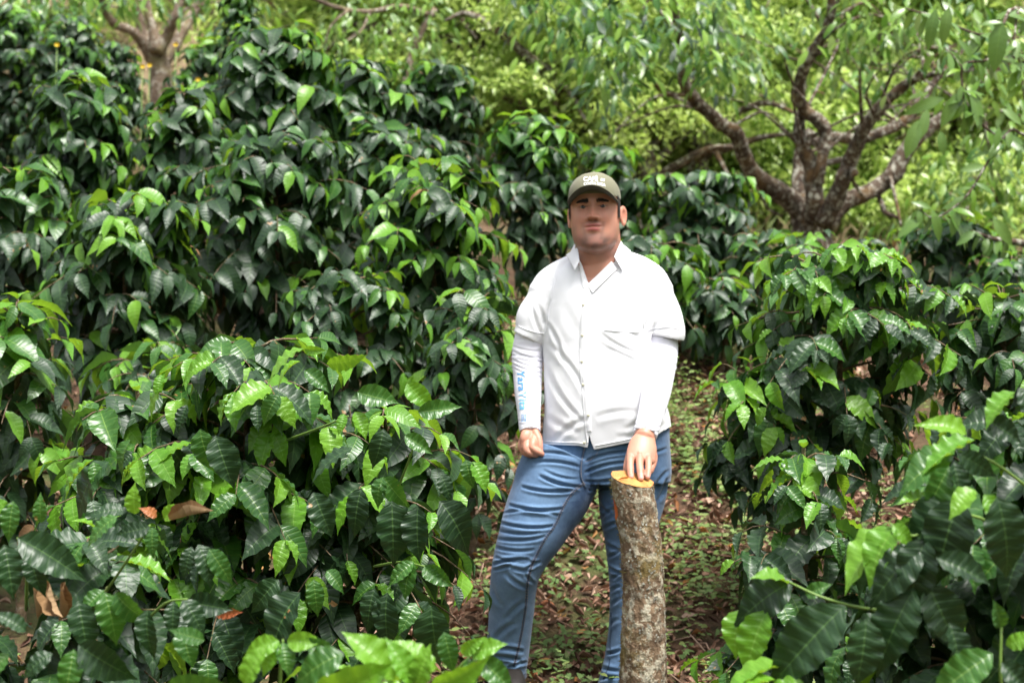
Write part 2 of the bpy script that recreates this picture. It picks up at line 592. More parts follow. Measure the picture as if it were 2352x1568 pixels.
def coffee(X, Y, ztop, Rr, label, near=False, dens=1.0, leafL=0.135, young=0.5, seed=0, stems=1, low=0.10, squash=1.0,
           pale=0.0, maxn=300, extra=None, dead=0.0012, rust=0.0, parts_branch=False, group="coffee bushes growing over the slope", lobes=()):
    r = random.Random(seed * 77 + 5)
    base = gz(X, Y)
    H = ztop - base
    root = empty("coffee_bush", (X, Y, base))
    tag(root, label, "coffee bush", group)
    mbs, mbb = MB(), MB()
    leaves = []
    L0 = leafL
    spots = [(X, Y, H, Rr)]
    for (dx, dy, h2, r2) in lobes:
        spots.append((X + dx, Y + dy, h2, r2))
    for si, (sx_, sy_, Hh, RR) in enumerate(spots):
        bz = gz(sx_, sy_)
        lean = Vector((r.uniform(-.05, .05), r.uniform(-.05, .05), 0))
        P0 = Vector((X + (sx_ - X) * .35, Y + (sy_ - Y) * .35, base - 0.05)) if si else Vector((sx_, sy_, bz - 0.05))
        Ptop = Vector((sx_, sy_, bz + Hh)) + lean
        if si: Ptop.z = base + Hh
        ctrl = [P0, P0.lerp(Ptop, .35) + Vector((r.uniform(-.03, .03), r.uniform(-.03, .03), 0)), P0.lerp(Ptop, .7) + lean * .4, Ptop]
        cp = [Vector(p) for p in catmull([list(p) for p in ctrl], 5)]
        tube(mbs, cp, [0.020 * (1 - 0.75 * i / (len(cp) - 1)) * (1.1 if near else 1) for i in range(len(cp))], 7)

        def stem_at(t):
            f_ = t * (len(cp) - 1)
            i_ = min(len(cp) - 2, int(f_))
            return cp[i_].lerp(cp[i_ + 1], f_ - i_)
        nlev = max(7, int((Hh * (1 - low)) / 0.058 * dens))
        az = r.uniform(0, 6.28)
        for li in range(nlev):
            t = low + (1 - low) * (li + r.uniform(0, .6)) / nlev
            tt = (t - low) / (1 - low)
            prof = (1 - tt ** 2.6) ** 0.5 * 0.92 + 0.10
            prof *= 0.46 + 0.54 * smooth(tt / 0.55)
            az += 1.5 + r.uniform(-.35, .35)
            for side in (0, 1, 2):
                a_ = az + side * 2.094 + r.uniform(-.3, .3)
                Lb = RR * prof * r.uniform(.72, 1.12)
                if Lb < 0.07: Lb = 0.07
                hd = Vector((math.cos(a_), math.sin(a_) * squash, 0))
                s0 = stem_at(t)
                rise = 0.30 + 0.55 * tt ** 2
                dr = 0.42 + 0.45 * (1 - tt)
                pts = []
                nseg = 6
                for q in range(nseg + 1):
                    s = q / nseg
                    pts.append(s0 + hd * (Lb * s) + Vector((0, 0, Lb * (rise * s - dr * s * s) + 0.012 * math.sin(5 * s + li))))
                tube(mbb, pts, [0.0055 * (1 - .75 * q / nseg) for q in range(nseg + 1)], 4, cap=False)
                # leaf pairs
                twigs = [(pts, Lb, hd)]
                if Lb > .22:
                    for sgn in (-1, 1):
                        qi = r.choice((2, 3))
                        h3 = Vector((math.cos(a_ + sgn * .75), math.sin(a_ + sgn * .75) * squash, 0))
                        L3 = Lb * r.uniform(.3, .5)
                        twigs.append(([pts[qi] + h3 * (L3 * s / nseg) + Vector((0, 0, L3 * (.35 * s / nseg - .5 * (s / nseg) ** 2))) for s in range(nseg + 1)], L3, h3))
                        tube(mbb, twigs[-1][0], [0.004 * (1 - .7 * q / nseg) for q in range(nseg + 1)], 4, cap=False)
                for pts, Lb, hd in twigs:
                    start = 0.30 if tt < .8 else 0.12
                    step = 0.046 / Lb / dens ** .5
                    nn_ = max(2, int((1.0 - start) / step))
                    for q in range(nn_ + 1):
                        s = start + (1 - start) * q / nn_
                        fseg = s * nseg
                        i_ = min(nseg - 1, int(fseg))
                        pt = pts[i_].lerp(pts[i_ + 1], fseg - i_)
                        bd = (pts[i_ + 1] - pts[i_]).normalized()
                        sd = bd.cross(Vector((0, 0, 1))).normalized()
                        tip = (nn_ - q)
                        for sg in (-1, 1):
                            if r.random() < 0.05 + 0.30 * (1 - tt) ** 1.5: continue
                            fw = 0.45 + (0.6 if tip == 0 else 0)
                            d = bd * fw + sd * sg * r.uniform(.6, 1.0)
                            dro = r.uniform(.0, 1.15) if tip > 1 else r.uniform(-.1, .7)
                            dro *= (0.75 if tt > .8 else 1.0)
                            d = d.normalized() + Vector((0, 0, -dro)) + Vector((r.uniform(-.2, .2), r.uniform(-.2, .2), 0))
                            nrm = Vector((0, 0, 1)) + hd * 0.55 + Vector((r.uniform(-.6, .6), r.uniform(-.6, .6), 0))
                            Ls = L0 * r.uniform(.80, 1.30) * (1.0 if tip > 1 else (0.86 if tip == 1 else 0.62))
                            py = young * (0.12 + 1.25 * tt ** 1.6) * (1.0 if tip == 0 else (0.75 if tip == 1 else 0.22))
                            x_ = r.random()
                            py *= .4 + 1.2 * (noise.noise(pt * 3.0) + .5)
                            if x_ < dead: mk = "dead"
                            elif x_ < dead + rust: mk = "rust"
                            elif r.random() < py: mk = "young" if r.random() < 0.72 else "mid"
                            else: mk = "mid" if r.random() < 0.02 + 0.30 * tt ** 2 + pale * tt else "dark"
                            leaves.append((leaf_matrix(pt, d, nrm, Ls), r.randrange(8), mk))
        # apical shoot: upright young pairs
        topd = (cp[-1] - cp[-2]).normalized()
        for q in range(3):
            for sg in range(2):
                a_ = az + q * 1.57 + sg * math.pi
                d = Vector((math.cos(a_), math.sin(a_), .9 - .25 * (2 - q) + .2))
                leaves.append((leaf_matrix(cp[-1] - topd * (0.045 * (2 - q)), d, Vector((-math.cos(a_), -math.sin(a_), 1.4)), L0 * (.45 + .22 * (2 - q))), r.randrange(8), "young"))
    if extra:
        extra(leaves, mbb, root, r)
    link("stem", mbs.mesh("stem", M_TWIG), root)
    o = link("branches", mbb.mesh("branches", M_TWIG), root)
    o["kind"] = "stuff"
    global NLEAF
    NLEAF = globals().get('NLEAF', 0) + len(leaves)
    split_leaves(leaves, root, "hi" if near else "lo", maxn, src=LO)
    return root


def bpx(u, vtop, Y, rpx, label, **kw):
    """bush whose dome top shows at (u, vtop), half as wide as rpx, Y metres away"""
    p = P(u, vtop, Y)
    return coffee(p.x, Y, p.z + 0.005, rpx / F * Y, label, **kw)


def hero_leaf(u0, v0, u1, v1, Y0, Y1=None, mk="dark", roll=0.0, up=None):
    """big leaf from base pixel to tip pixel at a distance"""
    a_, b_ = P(u0, v0, Y0), P(u1, v1, Y1 if Y1 else Y0 - 0.03)
    d = b_ - a_
    n = Vector((0, -1, 0.55)) if up is None else up
    x = d.normalized().cross(n).normalized()
    n2 = x.cross(d.normalized())
    n2 = (Matrix.Rotation(roll, 3, d.normalized()) @ n2)
    return leaf_matrix(a_, d, n2, d.length * 1.04)


def heroes(lst, twigs):
    def fn(leaves, mbb, root, r):
        for h_ in lst:
            u0, v0, u1, v1, Y, mk = h_[:6]
            ro = h_[6] if len(h_) > 6 else r.uniform(-.35, .35)
            k = r.randrange(8)
            M = hero_leaf(u0, v0, u1, v1, Y, mk=mk, roll=ro)
            if mk in ("dead",) :
                place_leaf(root, M, "curl", k % 2, mk)["label"] = "curled dry brown leaf"
            elif mk == "rust":
                place_leaf(root, M, "hi", k, mk)["label"] = "rust red leaf"
            else:
                place_leaf(root, M, "hi", k, mk)
        for tw in twigs:
            pts = [P(*q) for q in tw]
            cpts = [Vector(p) for p in catmull([list(p) for p in pts], 4)]
            n_ = len(cpts)
            mb_ = MB()
            tube(mb_, cpts, [0.0036 - .0018 * i / n_ for i in range(n_)], 6)
            link("branch", mb_.mesh("branch", M_SHOOT), root)
    return fn


# ------------------------------------------------------------------ the coffee bushes, nearest first
hA = heroes([
    (495, 1000, 530, 1118, 4.25, "dark", 0), (460, 985, 470, 1085, 4.3, "mid", .3), (430, 930, 400, 985, 4.3, "dark"),
    (590, 930, 592, 985, 4.3, "dark"), (640, 905, 600, 965, 4.25, "mid"), (370, 860, 360, 905, 4.3, "young"),
    (390, 865, 305, 915, 4.3, "young", .9), (690, 830, 620, 850, 4.3, "young", .8), (700, 800, 600, 812, 4.35, "young", .9),
    (700, 800, 735, 815, 4.35, "young", 1.0), (750, 835, 830, 838, 4.3, "young", 1.1), (700, 850, 755, 890, 4.3, "mid"),
    (820, 900, 905, 925, 4.2, "mid", .4), (935, 880, 985, 940, 4.25, "young"), (960, 945, 1050, 940, 4.2, "mid", .5),
    (790, 950, 780, 990, 4.2, "young"), (815, 945, 845, 1000, 4.2, "young"), (810, 1030, 700, 1060, 4.15, "dark", .6),
    (880, 985, 870, 1070, 4.15, "dark"), (930, 1000, 990, 1035, 4.2, "mid"), (1070, 1055, 1080, 1110, 4.2, "mid"),
    (1085, 1060, 1125, 1120, 4.2, "young"), (1010, 1085, 1040, 1140, 4.2, "dark"), (880, 1095, 850, 1150, 4.15, "mid"),
    (880, 1095, 930, 1160, 4.15, "mid"), (250, 1060, 120, 1140, 4.15, "dark", .5), (215, 1055, 115, 1120, 4.15, "young", .9),
    (215, 1060, 225, 1120, 4.15, "mid"), (300, 1010, 245, 1075, 4.2, "mid", .6), (830, 1120, 800, 1230, 4.1, "dark"),
    (720, 1130, 760, 1230, 4.1, "dark"), (900, 1150, 905, 1300, 4.1, "dark"), (960, 1160, 950, 1290, 4.1, "dark"),
    (1010, 1150, 1100, 1255, 4.15, "dark"), (950, 1290, 890, 1335, 4.05, "mid"), (950, 1290, 910, 1365, 4.05, "mid"),
    (975, 1300, 1005, 1345, 4.05, "mid"), (975, 1300, 1035, 1345, 4.05, "mid", .4), (640, 1330, 570, 1400, 3.9, "dark"),
    (690, 1360, 580, 1480, 3.85, "dark", .4), (750, 1310, 790, 1340, 4.0, "mid"), (720, 1330, 730, 1410, 4.0, "mid"),
    (860, 1350, 830, 1450, 3.95, "dark"), (890, 1360, 870, 1490, 3.95, "dark"), (990, 1390, 1000, 1540, 3.9, "dark"),
], [[(660, 1010, 4.5), (740, 980, 4.3), (800, 955, 4.2)], [(880, 1200, 4.5), (930, 1080, 4.25), (960, 1000, 4.2)],
    [(860, 1300, 4.4), (920, 1290, 4.15), (975, 1300, 4.05)]])
bpx(600, 812, 4.75, 430, "broad near coffee bush with pale green top, left of the man's legs", near=True, dens=.95, leafL=.132, young=1.0, pale=.12,
    seed=1, extra=hA, maxn=300, low=.44, lobes=((.32, .05, 1.44, .34), (-.30, -.05, 1.50, .33)), dead=.0)

hB = heroes([
    (40, 1235, 190, 1310, 3.45, "dark", 0.1), (70, 1270, 80, 1370, 3.5, "dark"), (10, 1250, 35, 1370, 3.5, "dark"),
    (270, 1185, 185, 1230, 3.55, "mid", .3), (290, 1175, 220, 1150, 3.6, "dark", .5), (345, 1210, 270, 1225, 3.55, "dark"),
    (350, 1210, 345, 1270, 3.55, "mid"), (310, 1180, 300, 1120, 3.6, "young"), (360, 1185, 345, 1165, 3.6, "rust"),
    (375, 1190, 410, 1160, 3.6, "young"), (390, 1190, 462, 1180, 3.55, "dead", .6), (100, 1330, 150, 1440, 3.6, "dead"),
    (90, 1330, 60, 1410, 3.65, "dead"), (150, 1335, 120, 1420, 3.6, "dead"), (440, 1255, 420, 1320, 3.6, "dark"),
    (455, 1250, 500, 1330, 3.6, "dark"), (480, 1260, 530, 1330, 3.6, "mid", .1), (240, 1360, 275, 1470, 3.4, "mid"),
    (265, 1360, 320, 1440, 3.4, "mid", .5), (240, 1355, 180, 1400, 3.45, "mid"), (340, 1400, 320, 1510, 3.4, "dark"),
    (400, 1380, 390, 1460, 3.4, "dark"), (420, 1375, 470, 1440, 3.45, "dark"), (430, 1380, 520, 1400, 3.5, "dark", .4),
    (490, 1400, 540, 1412, 3.55, "rust", .8), (180, 1380, 200, 1500, 3.4, "dark"), (30, 1150, 15, 1240, 3.6, "mid"),
    (95, 1200, 85, 1145, 3.6, "mid"), (25, 1185, 0, 1150, 3.6, "young"), (120, 1500, 45, 1530, 3.2, "dark", .2),
    (170, 1490, 150, 1600, 3.2, "mid"), (180, 1480, 290, 1560, 3.2, "dark", .3), (420, 1440, 430, 1530, 3.35, "mid"),
    (60, 1450, 0, 1400, 3.2, "dark"), (20, 1500, -40, 1560, 3.2, "mid"),
], [[(200, 1420, 3.8), (290, 1290, 3.6), (345, 1205, 3.55)], [(60, 1400, 3.8), (60, 1300, 3.6), (40, 1235, 3.5)],
    [(320, 1440, 3.6), (380, 1385, 3.45), (430, 1375, 3.4)]])
bpx(230, 1225, 3.85, 235, "near coffee bush with curled dead leaves in the bottom left corner", near=True, dens=.85, leafL=.135, young=.12,
    seed=2, extra=hB, low=.42, dead=.0, rust=.002, lobes=((-.30, .05, 1.10, .2),))

hC = heroes([
    (790, 1500, 665, 1540, 2.95, "mid", .1), (700, 1600, 900, 1590, 2.9, "young", 1.0), (905, 1560, 820, 1440, 2.95, "young", .4),
    (950, 1570, 905, 1475, 2.9, "young", .2), (955, 1570, 985, 1500, 2.9, "young", .3), (1000, 1540, 930, 1455, 2.95, "young", .5),
    (990, 1570, 1120, 1560, 2.9, "young", 1.0), (960, 1600, 800, 1575, 2.85, "young", .8), (560, 1570, 600, 1490, 2.9, "young", .1),
    (380, 1575, 520, 1590, 2.95, "mid", .6), (640, 1470, 560, 1500, 3.1, "young"), (640, 1470, 600, 1545, 3.1, "young"),
    (660, 1470, 725, 1480, 3.1, "young", .5), (650, 1475, 660, 1545, 3.1, "mid"), (760, 1500, 700, 1460, 3.1, "mid"),
    (1020, 1450, 1040, 1540, 3.3, "mid"), (1060, 1500, 1100, 1470, 3.2, "young", .5), (1080, 1500, 1150, 1480, 3.2, "young"),
    (1100, 1510, 1180, 1580, 3.2, "mid", .1), (1075, 1510, 1090, 1590, 3.2, "mid"), (470, 1470, 400, 1450, 3.2, "mid"),
    (1050, 1590, 900, 1640, 2.8, "young", .5), (640, 1620, 540, 1640, 2.8, "young"),
], [[(930, 1800, 3.0), (945, 1640, 2.92), (950, 1560, 2.9)], [(640, 1640, 3.15), (645, 1520, 3.12), (650, 1468, 3.1)],
    [(1010, 1640, 3.2), (1050, 1540, 3.22), (1090, 1500, 3.2)]])
bpx(800, 1560, 3.25, 330, "nearest coffee bush at the bottom centre, lime green shoots standing upright", near=True, dens=.8, leafL=.12, young=.75,
    seed=3, extra=hC, low=.3, dead=0, lobes=((-.36, 0, 1.08, .26),))

hD = heroes([
    (1820, 1335, 1680, 1400, 3.25, "dark", .1), (1810, 1340, 1745, 1288, 3.25, "young", 1.1), (1700, 1400, 1665, 1500, 3.3, "young", .5),
    (1760, 1400, 1700, 1540, 3.25, "young", .3), (1850, 1365, 1900, 1345, 3.3, "mid"), (1880, 1400, 1840, 1440, 3.2, "dark"),
    (1940, 1390, 1755, 1568, 3.1, "dark", .1), (1990, 1420, 1980, 1580, 3.1, "dark"), (2100, 1350, 1990, 1540, 3.1, "dark", .3),
    (2130, 1340, 2210, 1500, 3.1, "dark", .2), (2125, 1235, 2070, 1390, 3.1, "dark", .3), (2120, 1260, 1985, 1340, 3.1, "dark", .3),
    (2060, 1210, 1960, 1310, 3.15, "young", .7), (2060, 1215, 1900, 1290, 3.2, "young", 1.0), (2050, 1205, 2100, 1240, 3.15, "young"),
    (2180, 1140, 2075, 1250, 3.15, "dark", .2), (2205, 1145, 2130, 1330, 3.1, "dark", .2), (2260, 1135, 2320, 1215, 3.05, "young", .1),
    (2240, 1125, 2175, 1160, 3.05, "young", .5), (2290, 1140, 2350, 1330, 3.0, "dark", .1), (2190, 1045, 2060, 1080, 3.2, "mid", .5),
    (2200, 1040, 2290, 1090, 3.15, "dark", .5), (2190, 1060, 2220, 1160, 3.15, "dark"), (2180, 1070, 2120, 1190, 3.15, "mid"),
    (2150, 1150, 2070, 1130, 3.2, "young", .8), (2330, 900, 2250, 950, 3.2, "young", .8), (2340, 890, 2400, 960, 3.2, "dark"),
    (2220, 1000, 2140, 935, 3.25, "young", .5), (2240, 1010, 2110, 1050, 3.2, "young", .8), (2260, 960, 2350, 1010, 3.2, "dark", .3),
    (2180, 1430, 2230, 1560, 3.0, "dark"), (2300, 1440, 2290, 1390, 3.0, "mid"), (2310, 1480, 2370, 1465, 3.0, "young", .5),
    (2280, 1500, 2140, 1590, 2.95, "mid", .1), (2300, 1520, 2380, 1600, 2.95, "dark"), (1800, 1530, 1640, 1530, 3.15, "young", .9),
    (1780, 1560, 1600, 1580, 3.1, "young", .9), (1860, 1580, 1740, 1600, 3.1, "young", .4), (2150, 1280, 2290, 1330, 3.05, "dark", .1),
], [[(2200, 1400, 3.4), (2020, 1400, 3.25), (1900, 1375, 3.22), (1810, 1335, 3.25)], [(2350, 1250, 3.3), (2220, 1180, 3.2), (2100, 1230, 3.15), (2040, 1200, 3.15)],
    [(2330, 1700, 3.1), (2300, 1580, 3.0), (2300, 1440, 3.0)], [(2400, 1150, 3.3), (2280, 1060, 3.2), (2200, 1035, 3.2)]])
bpx(2330, 985, 3.6, 470, "near coffee bush with large glossy corrugated leaves in the bottom right corner", near=True, dens=.85, leafL=.155,
    young=.45, seed=4, extra=hD, low=.2, lobes=((-.22, -.02, .92, .30), (-.30, .0, .70, .28)))

bpx(1835, 1030, 5.15, 210, "low coffee bush under the domed one, right of the grassy bank", near=True, dens=.8, young=.5, seed=5, low=.12, leafL=.12,
    lobes=((-.17, 0, .62, .24), (.2, .1, .9, .25)))
bpx(1945, 592, 6.2, 315, "domed coffee bush with pale fresh top leaves, right of the man", near=True, dens=1.15, young=.85, seed=6, low=.50, leafL=.125,
    lobes=((-.32, -.05, 1.02, .26),))
bpx(2290, 665, 6.4, 230, "coffee bush at the right edge beyond the glossy corner bush", dens=1.0, young=.5, seed=7, low=.2, leafL=.125)
bpx(50, 690, 6.3, 163, "small coffee bush at the left edge with bright tip leaves", dens=.9, young=.75, seed=8, low=.3, leafL=0.162)
bpx(330, 800, 7.0, 172, "shaded coffee bush behind the near bushes, low on the left", dens=.8, young=.45, seed=9, low=.5, leafL=0.150)
bpx(1090, 680, 6.9, 163, "coffee bush with hanging leaves just left of the man's sleeve", dens=1.0, young=.40, seed=10, low=.26, leafL=0.138)
bpx(780, 640, 7.3, 241, "dark coffee bush directly behind the broad near bush", dens=.9, young=.30, seed=11, low=.35, leafL=0.144)
bpx(1010, 385, 7.8, 215, "coffee bush with a bright sunlit crown left of the man's head", dens=1.1, young=.85, seed=12, low=.26, leafL=0.144)
bpx(300, 455, 7.7, 224, "coffee bush with light tips in the middle of the left side", dens=.9, young=.45, seed=13, low=.28, leafL=0.162)
bpx(60, 400, 8.2, 172, "coffee bush cut by the left edge, a large pale leaf in front", dens=.9, young=.35, seed=14, low=.24, leafL=0.168)
bpx(640, 330, 8.3, 249, "tall dark coffee bush in the middle of the left hedge", dens=1.0, young=.25, seed=15, low=.24, leafL=0.150, pale=.1)
bpx(200, 185, 9.2, 163, "coffee bush below the pale forked tree", dens=1.0, young=.35, seed=16, low=.24, leafL=0.162, pale=.15)
bpx(620, 75, 9.6, 198, "tallest coffee bush, its peak left of the top centre", dens=1.1, young=.30, seed=17, low=.24, leafL=0.156, pale=.15,
    lobes=((.45, .3, 1.40, .36),))
bpx(1240, 265, 9.8, 146, "round coffee bush up and left of the man's cap", dens=1.1, young=.5, seed=18, low=.24, leafL=0.144, pale=.1)
bpx(990, 155, 11.2, 146, "dark round coffee bush highest on the slope left of centre", dens=1.1, young=.2, seed=19, low=.24, leafL=0.144)
bpx(1400, 350, 10.4, 129, "coffee bush just behind the man's cap", dens=1.1, young=.4, seed=20, low=.24, leafL=0.144)
bpx(1600, 415, 10.2, 190, "dark coffee bush left of the lichen covered tree", dens=1.2, young=.35, seed=21, low=.1, leafL=0.138)
bpx(1480, 560, 8.6, 200, "coffee bush directly behind the man's shoulder", dens=1.1, young=.4, seed=22, low=.3, leafL=0.144)
bpx(1650, 650, 8.6, 130, "small coffee bush above the bare bank right of the man's sleeve", dens=1.0, young=.5, seed=23, low=.45, leafL=0.144)
bpx(1850, 545, 9.0, 130, "coffee bush at the foot of the lichen covered tree", dens=1.1, young=.7, seed=24, low=.1, leafL=0.132)
bpx(2190, 505, 9.4, 180, "dark coffee bush right of the tree foot, under the overhanging twig", dens=1.0, young=.35, seed=25, low=.1, leafL=0.144)
bpx(30, 30, 14.0, 150, "far coffee bush in the top left corner", dens=1.2, young=.4, seed=26, low=.05, leafL=.13, lobes=((.45, .2, 1.1, .4),))
bpx(240, 110, 14.0, 130, "far dark coffee bush left of the pale forked tree", dens=1.2, young=.25, seed=27, low=.05, leafL=.13)
bpx(480, 95, 13.5, 120, "far coffee bush right of the pale forked tree", dens=1.2, young=.3, seed=28, low=.05, leafL=.13)
bpx(545, -30, 12.5, 60, "narrow upright coffee bush beside the far pale tree", dens=1.3, young=.2, seed=29, low=.05, leafL=.14)

print('NLEAF', NLEAF)

bpx(400, 215, 9.0, 150, "coffee bush in front of the pale forked tree's foot", dens=1.1, young=.35, seed=30, low=.1, leafL=.15, pale=.1)
bpx(1985, 555, 9.6, 130, "small coffee bush just right of the lichen covered tree's foot", dens=1.1, young=.45, seed=31, low=.1, leafL=.12)
bpx(1745, 545, 9.8, 120, "small coffee bush just left of the lichen covered tree's foot", dens=1.1, young=.3, seed=32, low=.1, leafL=.12)
bpx(2330, 590, 9.0, 140, "coffee bush at the right edge under the overhanging twigs", dens=1.1, young=.35, seed=33, low=.1, leafL=.13)
bpx(860, 300, 9.2, 190, "coffee bush on the right shoulder of the tallest one", dens=1.0, young=.35, seed=34, low=.1, leafL=.145)

bpx(140, 45, 13.6, 120, "far coffee bush between the top left corner one and the pale tree", dens=1.2, young=.3, seed=35, low=.05, leafL=.13)
# ------------------------------------------------------------------ trees
def bark_bump(p, d):
    q = p * 9 + d * 0.8
    return 1 + 0.20 * noise.noise(q) + 0.10 * noise.noise(q * 3.1)


def limb(parent, pts, name="limb", mat=None, seg=14, per=6, label=None):
    """pts: (u, v, Y, width in px)"""
    A = []
    for (u, v, Y, w) in pts:
        q = P(u, v, Y)
        A.append([q.x, q.y, q.z, w / 2 / F * Y])
    C = catmull(A, per)
    mb_ = MB()
    tube(mb_, [Vector(c[:3]) for c in C], [max(.003, c[3]) for c in C], seg, bump=bark_bump if seg > 8 else None)
    o = link(name, mb_.mesh(name, mat or M_TREE), parent)
    if label: o["label"] = label
    return o, [Vector(c[:3]) for c in C]


def spray(leaves, c, n, rad, L, kinds, r, droop=1.0, kmax=4):
    """a spray of hanging leaves round a point"""
    for _ in range(n):
        a_ = r.uniform(0, 6.28)
        rr = rad * r.random() ** .5
        p = c + Vector((math.cos(a_) * rr, math.sin(a_) * rr, r.uniform(-.6, .5) * rad))
        d = Vector((math.cos(a_) * .8, math.sin(a_) * .8, -r.uniform(.1, 1.3) * droop))
        nrm = Vector((r.uniform(-.6, .6), r.uniform(-.9, .3), 1))
        leaves.append((leaf_matrix(p, d, nrm, L * r.uniform(.7, 1.2)), r.randrange(kmax), r.choice(kinds)))


# the lichen covered tree on the right
TB = P(1862, 560, 13.5)
tree = empty("shade_tree", (TB.x, TB.y, gz(TB.x, TB.y)))
tag(tree, "lichen covered spreading tree with thick forked limbs at upper right", "tree")
y0 = 13.5
tz = gz(TB.x, TB.y)
vb = 784 - (tz - .1) * F / y0
limb(tree, [(1868, vb, y0, 120), (1866, 560, y0, 98), (1866, 520, y0, 92), (1868, 478, y0, 96), (1872, 460, y0, 70)], "trunk")
LB = []
for pts in [
    [(1848, 505, 13.5, 44), (1809, 454, 13.4, 50), (1765, 425, 13.3, 42), (1731, 398, 13.2, 38), (1707, 350, 13.1, 37), (1690, 308, 13.0, 36), (1655, 283, 12.9, 32), (1615, 247, 12.8, 30), (1580, 208, 12.7, 29), (1568, 170, 12.6, 25), (1560, 100, 12.4, 20), (1552, 30, 12.2, 16), (1548, -60, 12, 12)],
    [(1872, 505, 13.3, 48), (1870, 463, 13.2, 44), (1868, 425, 13.2, 42), (1864, 384, 13.2, 38), (1848, 350, 13.2, 32), (1838, 322, 13.2, 29), (1836, 290, 13.2, 28), (1837, 255, 13.2, 26)],
    [(1880, 420, 13.15, 28), (1884, 385, 13.1, 26), (1892, 345, 13.1, 26), (1897, 312, 13.1, 30), (1892, 292, 13.1, 32), (1872, 270, 13.1, 32), (1848, 252, 13.1, 30), (1837, 218, 13.0, 29), (1842, 170, 12.9, 29), (1858, 135, 12.8, 28), (1880, 100, 12.7, 25), (1897, 70, 12.6, 23), (1910, 25, 12.5, 20), (1905, -60, 12.4, 16)],
    [(1892, 508, 13.2, 46), (1920, 455, 13.1, 42), (1938, 405, 13.0, 37), (1950, 375, 13.0, 38), (1966, 338, 12.9, 34), (1984, 296, 12.8, 33), (2020, 250, 12.7, 30), (2059, 213, 12.6, 25), (2096, 184, 12.5, 20), (2145, 170, 12.4, 15), (2220, 150, 12.3, 10)],
    [(1870, 330, 13.8, 22), (1911, 315, 13.9, 24), (1945, 318, 14, 25), (1985, 318, 14, 24), (2020, 306, 14, 24), (2052, 294, 14, 24), (2090, 268, 14, 23), (2110, 240, 14, 22), (2132, 210, 14, 18), (2170, 150, 14, 12)],
    [(1896, 515, 13.4, 48), (1940, 466, 13.4, 40), (1976, 449, 13.4, 40), (2018, 428, 13.5, 40), (2050, 403, 13.5, 42), (2078, 350, 13.5, 38), (2105, 318, 13.5, 36), (2135, 292, 13.5, 32), (2180, 264, 13.5, 30), (2208, 240, 13.5, 29), (2228, 212, 13.5, 27), (2282, 160, 13.5, 24), (2360, 115, 13.5, 20), (2450, 70, 13.5, 16)],
    [(2015, 440, 13.6, 14), (2024, 465, 13.5, 13), (2034, 488, 13.4, 12), (2062, 500, 13.3, 9)],
    [(1842, 490, 13.8, 44), (1838, 440, 13.9, 36), (1834, 395, 14, 32), (1842, 340, 14, 30), (1866, 302, 14, 28)],
    [(1895, 375, 14, 16), (1930, 368, 14.1, 15), (1968, 366, 14.1, 13)],
    [(1940, 392, 13.1, 14), (1962, 396, 12.9, 20), (1958, 412, 12.9, 10), (1980, 450, 13, 7)],
]:
    LB.append(limb(tree, pts)[1])
for pts in [
    [(1580, 218, 12.7, 12), (1550, 218, 12.6, 11), (1522, 210, 12.5, 10), (1500, 185, 12.4, 9), (1490, 150, 12.3, 7), (1481, 106, 12.2, 6), (1472, 40, 12, 6), (1500, -20, 12, 5)],
    [(1731, 417, 13.2, 6), (1748, 450, 13.2, 6), (1765, 480, 13.3, 6), (1796, 497, 13.4, 6)],
    [(1490, 170, 12.4, 5), (1440, 190, 12.2, 4), (1380, 170, 12, 3)],
    [(1860, 140, 12.8, 6), (1820, 135, 12.7, 5), (1780, 110, 12.6, 3)],
    [(1950, 350, 13, 7), (1990, 300, 12.9, 5), (2040, 250, 12.8, 4), (2110, 235, 12.7, 3)],
    [(2045, 405, 13.4, 10), (2060, 470, 13.2, 8), (2070, 520, 13.1, 5)],
    [(2228, 212, 13.5, 12), (2260, 260, 13.2, 8), (2270, 330, 13, 6), (2300, 420, 13, 4)],
]:
    limb(tree, pts, "branch", seg=6, per=4)
r = random.Random(52)
for C in LB[:1] + LB[1:6]:
    n_ = len(C)
    for q in range(7):
        i_ = int(n_ * r.uniform(.45, .98))
        b0 = C[min(n_ - 1, i_)]
        a_ = r.uniform(0, 6.28)
        L_ = r.uniform(.5, 1.1)
        b1 = b0 + Vector((math.cos(a_) * .5, math.sin(a_) * .4, r.uniform(.1, .6))) * L_
        b2 = b1 + Vector((math.cos(a_ + .5) * .6, math.sin(a_) * .3, r.uniform(-.5, .3))) * L_
        mb_ = MB()
        tube(mb_, [Vector(w) for w in catmull([list(b0), list(b1), list(b2)], 5)], [.016, .014, .012, .011, .010, .009, .008, .007, .006, .005, .004], 6)
        link("twig", mb_.mesh("twig", M_TREE), tree)
r = random.Random(5)
leaves = []
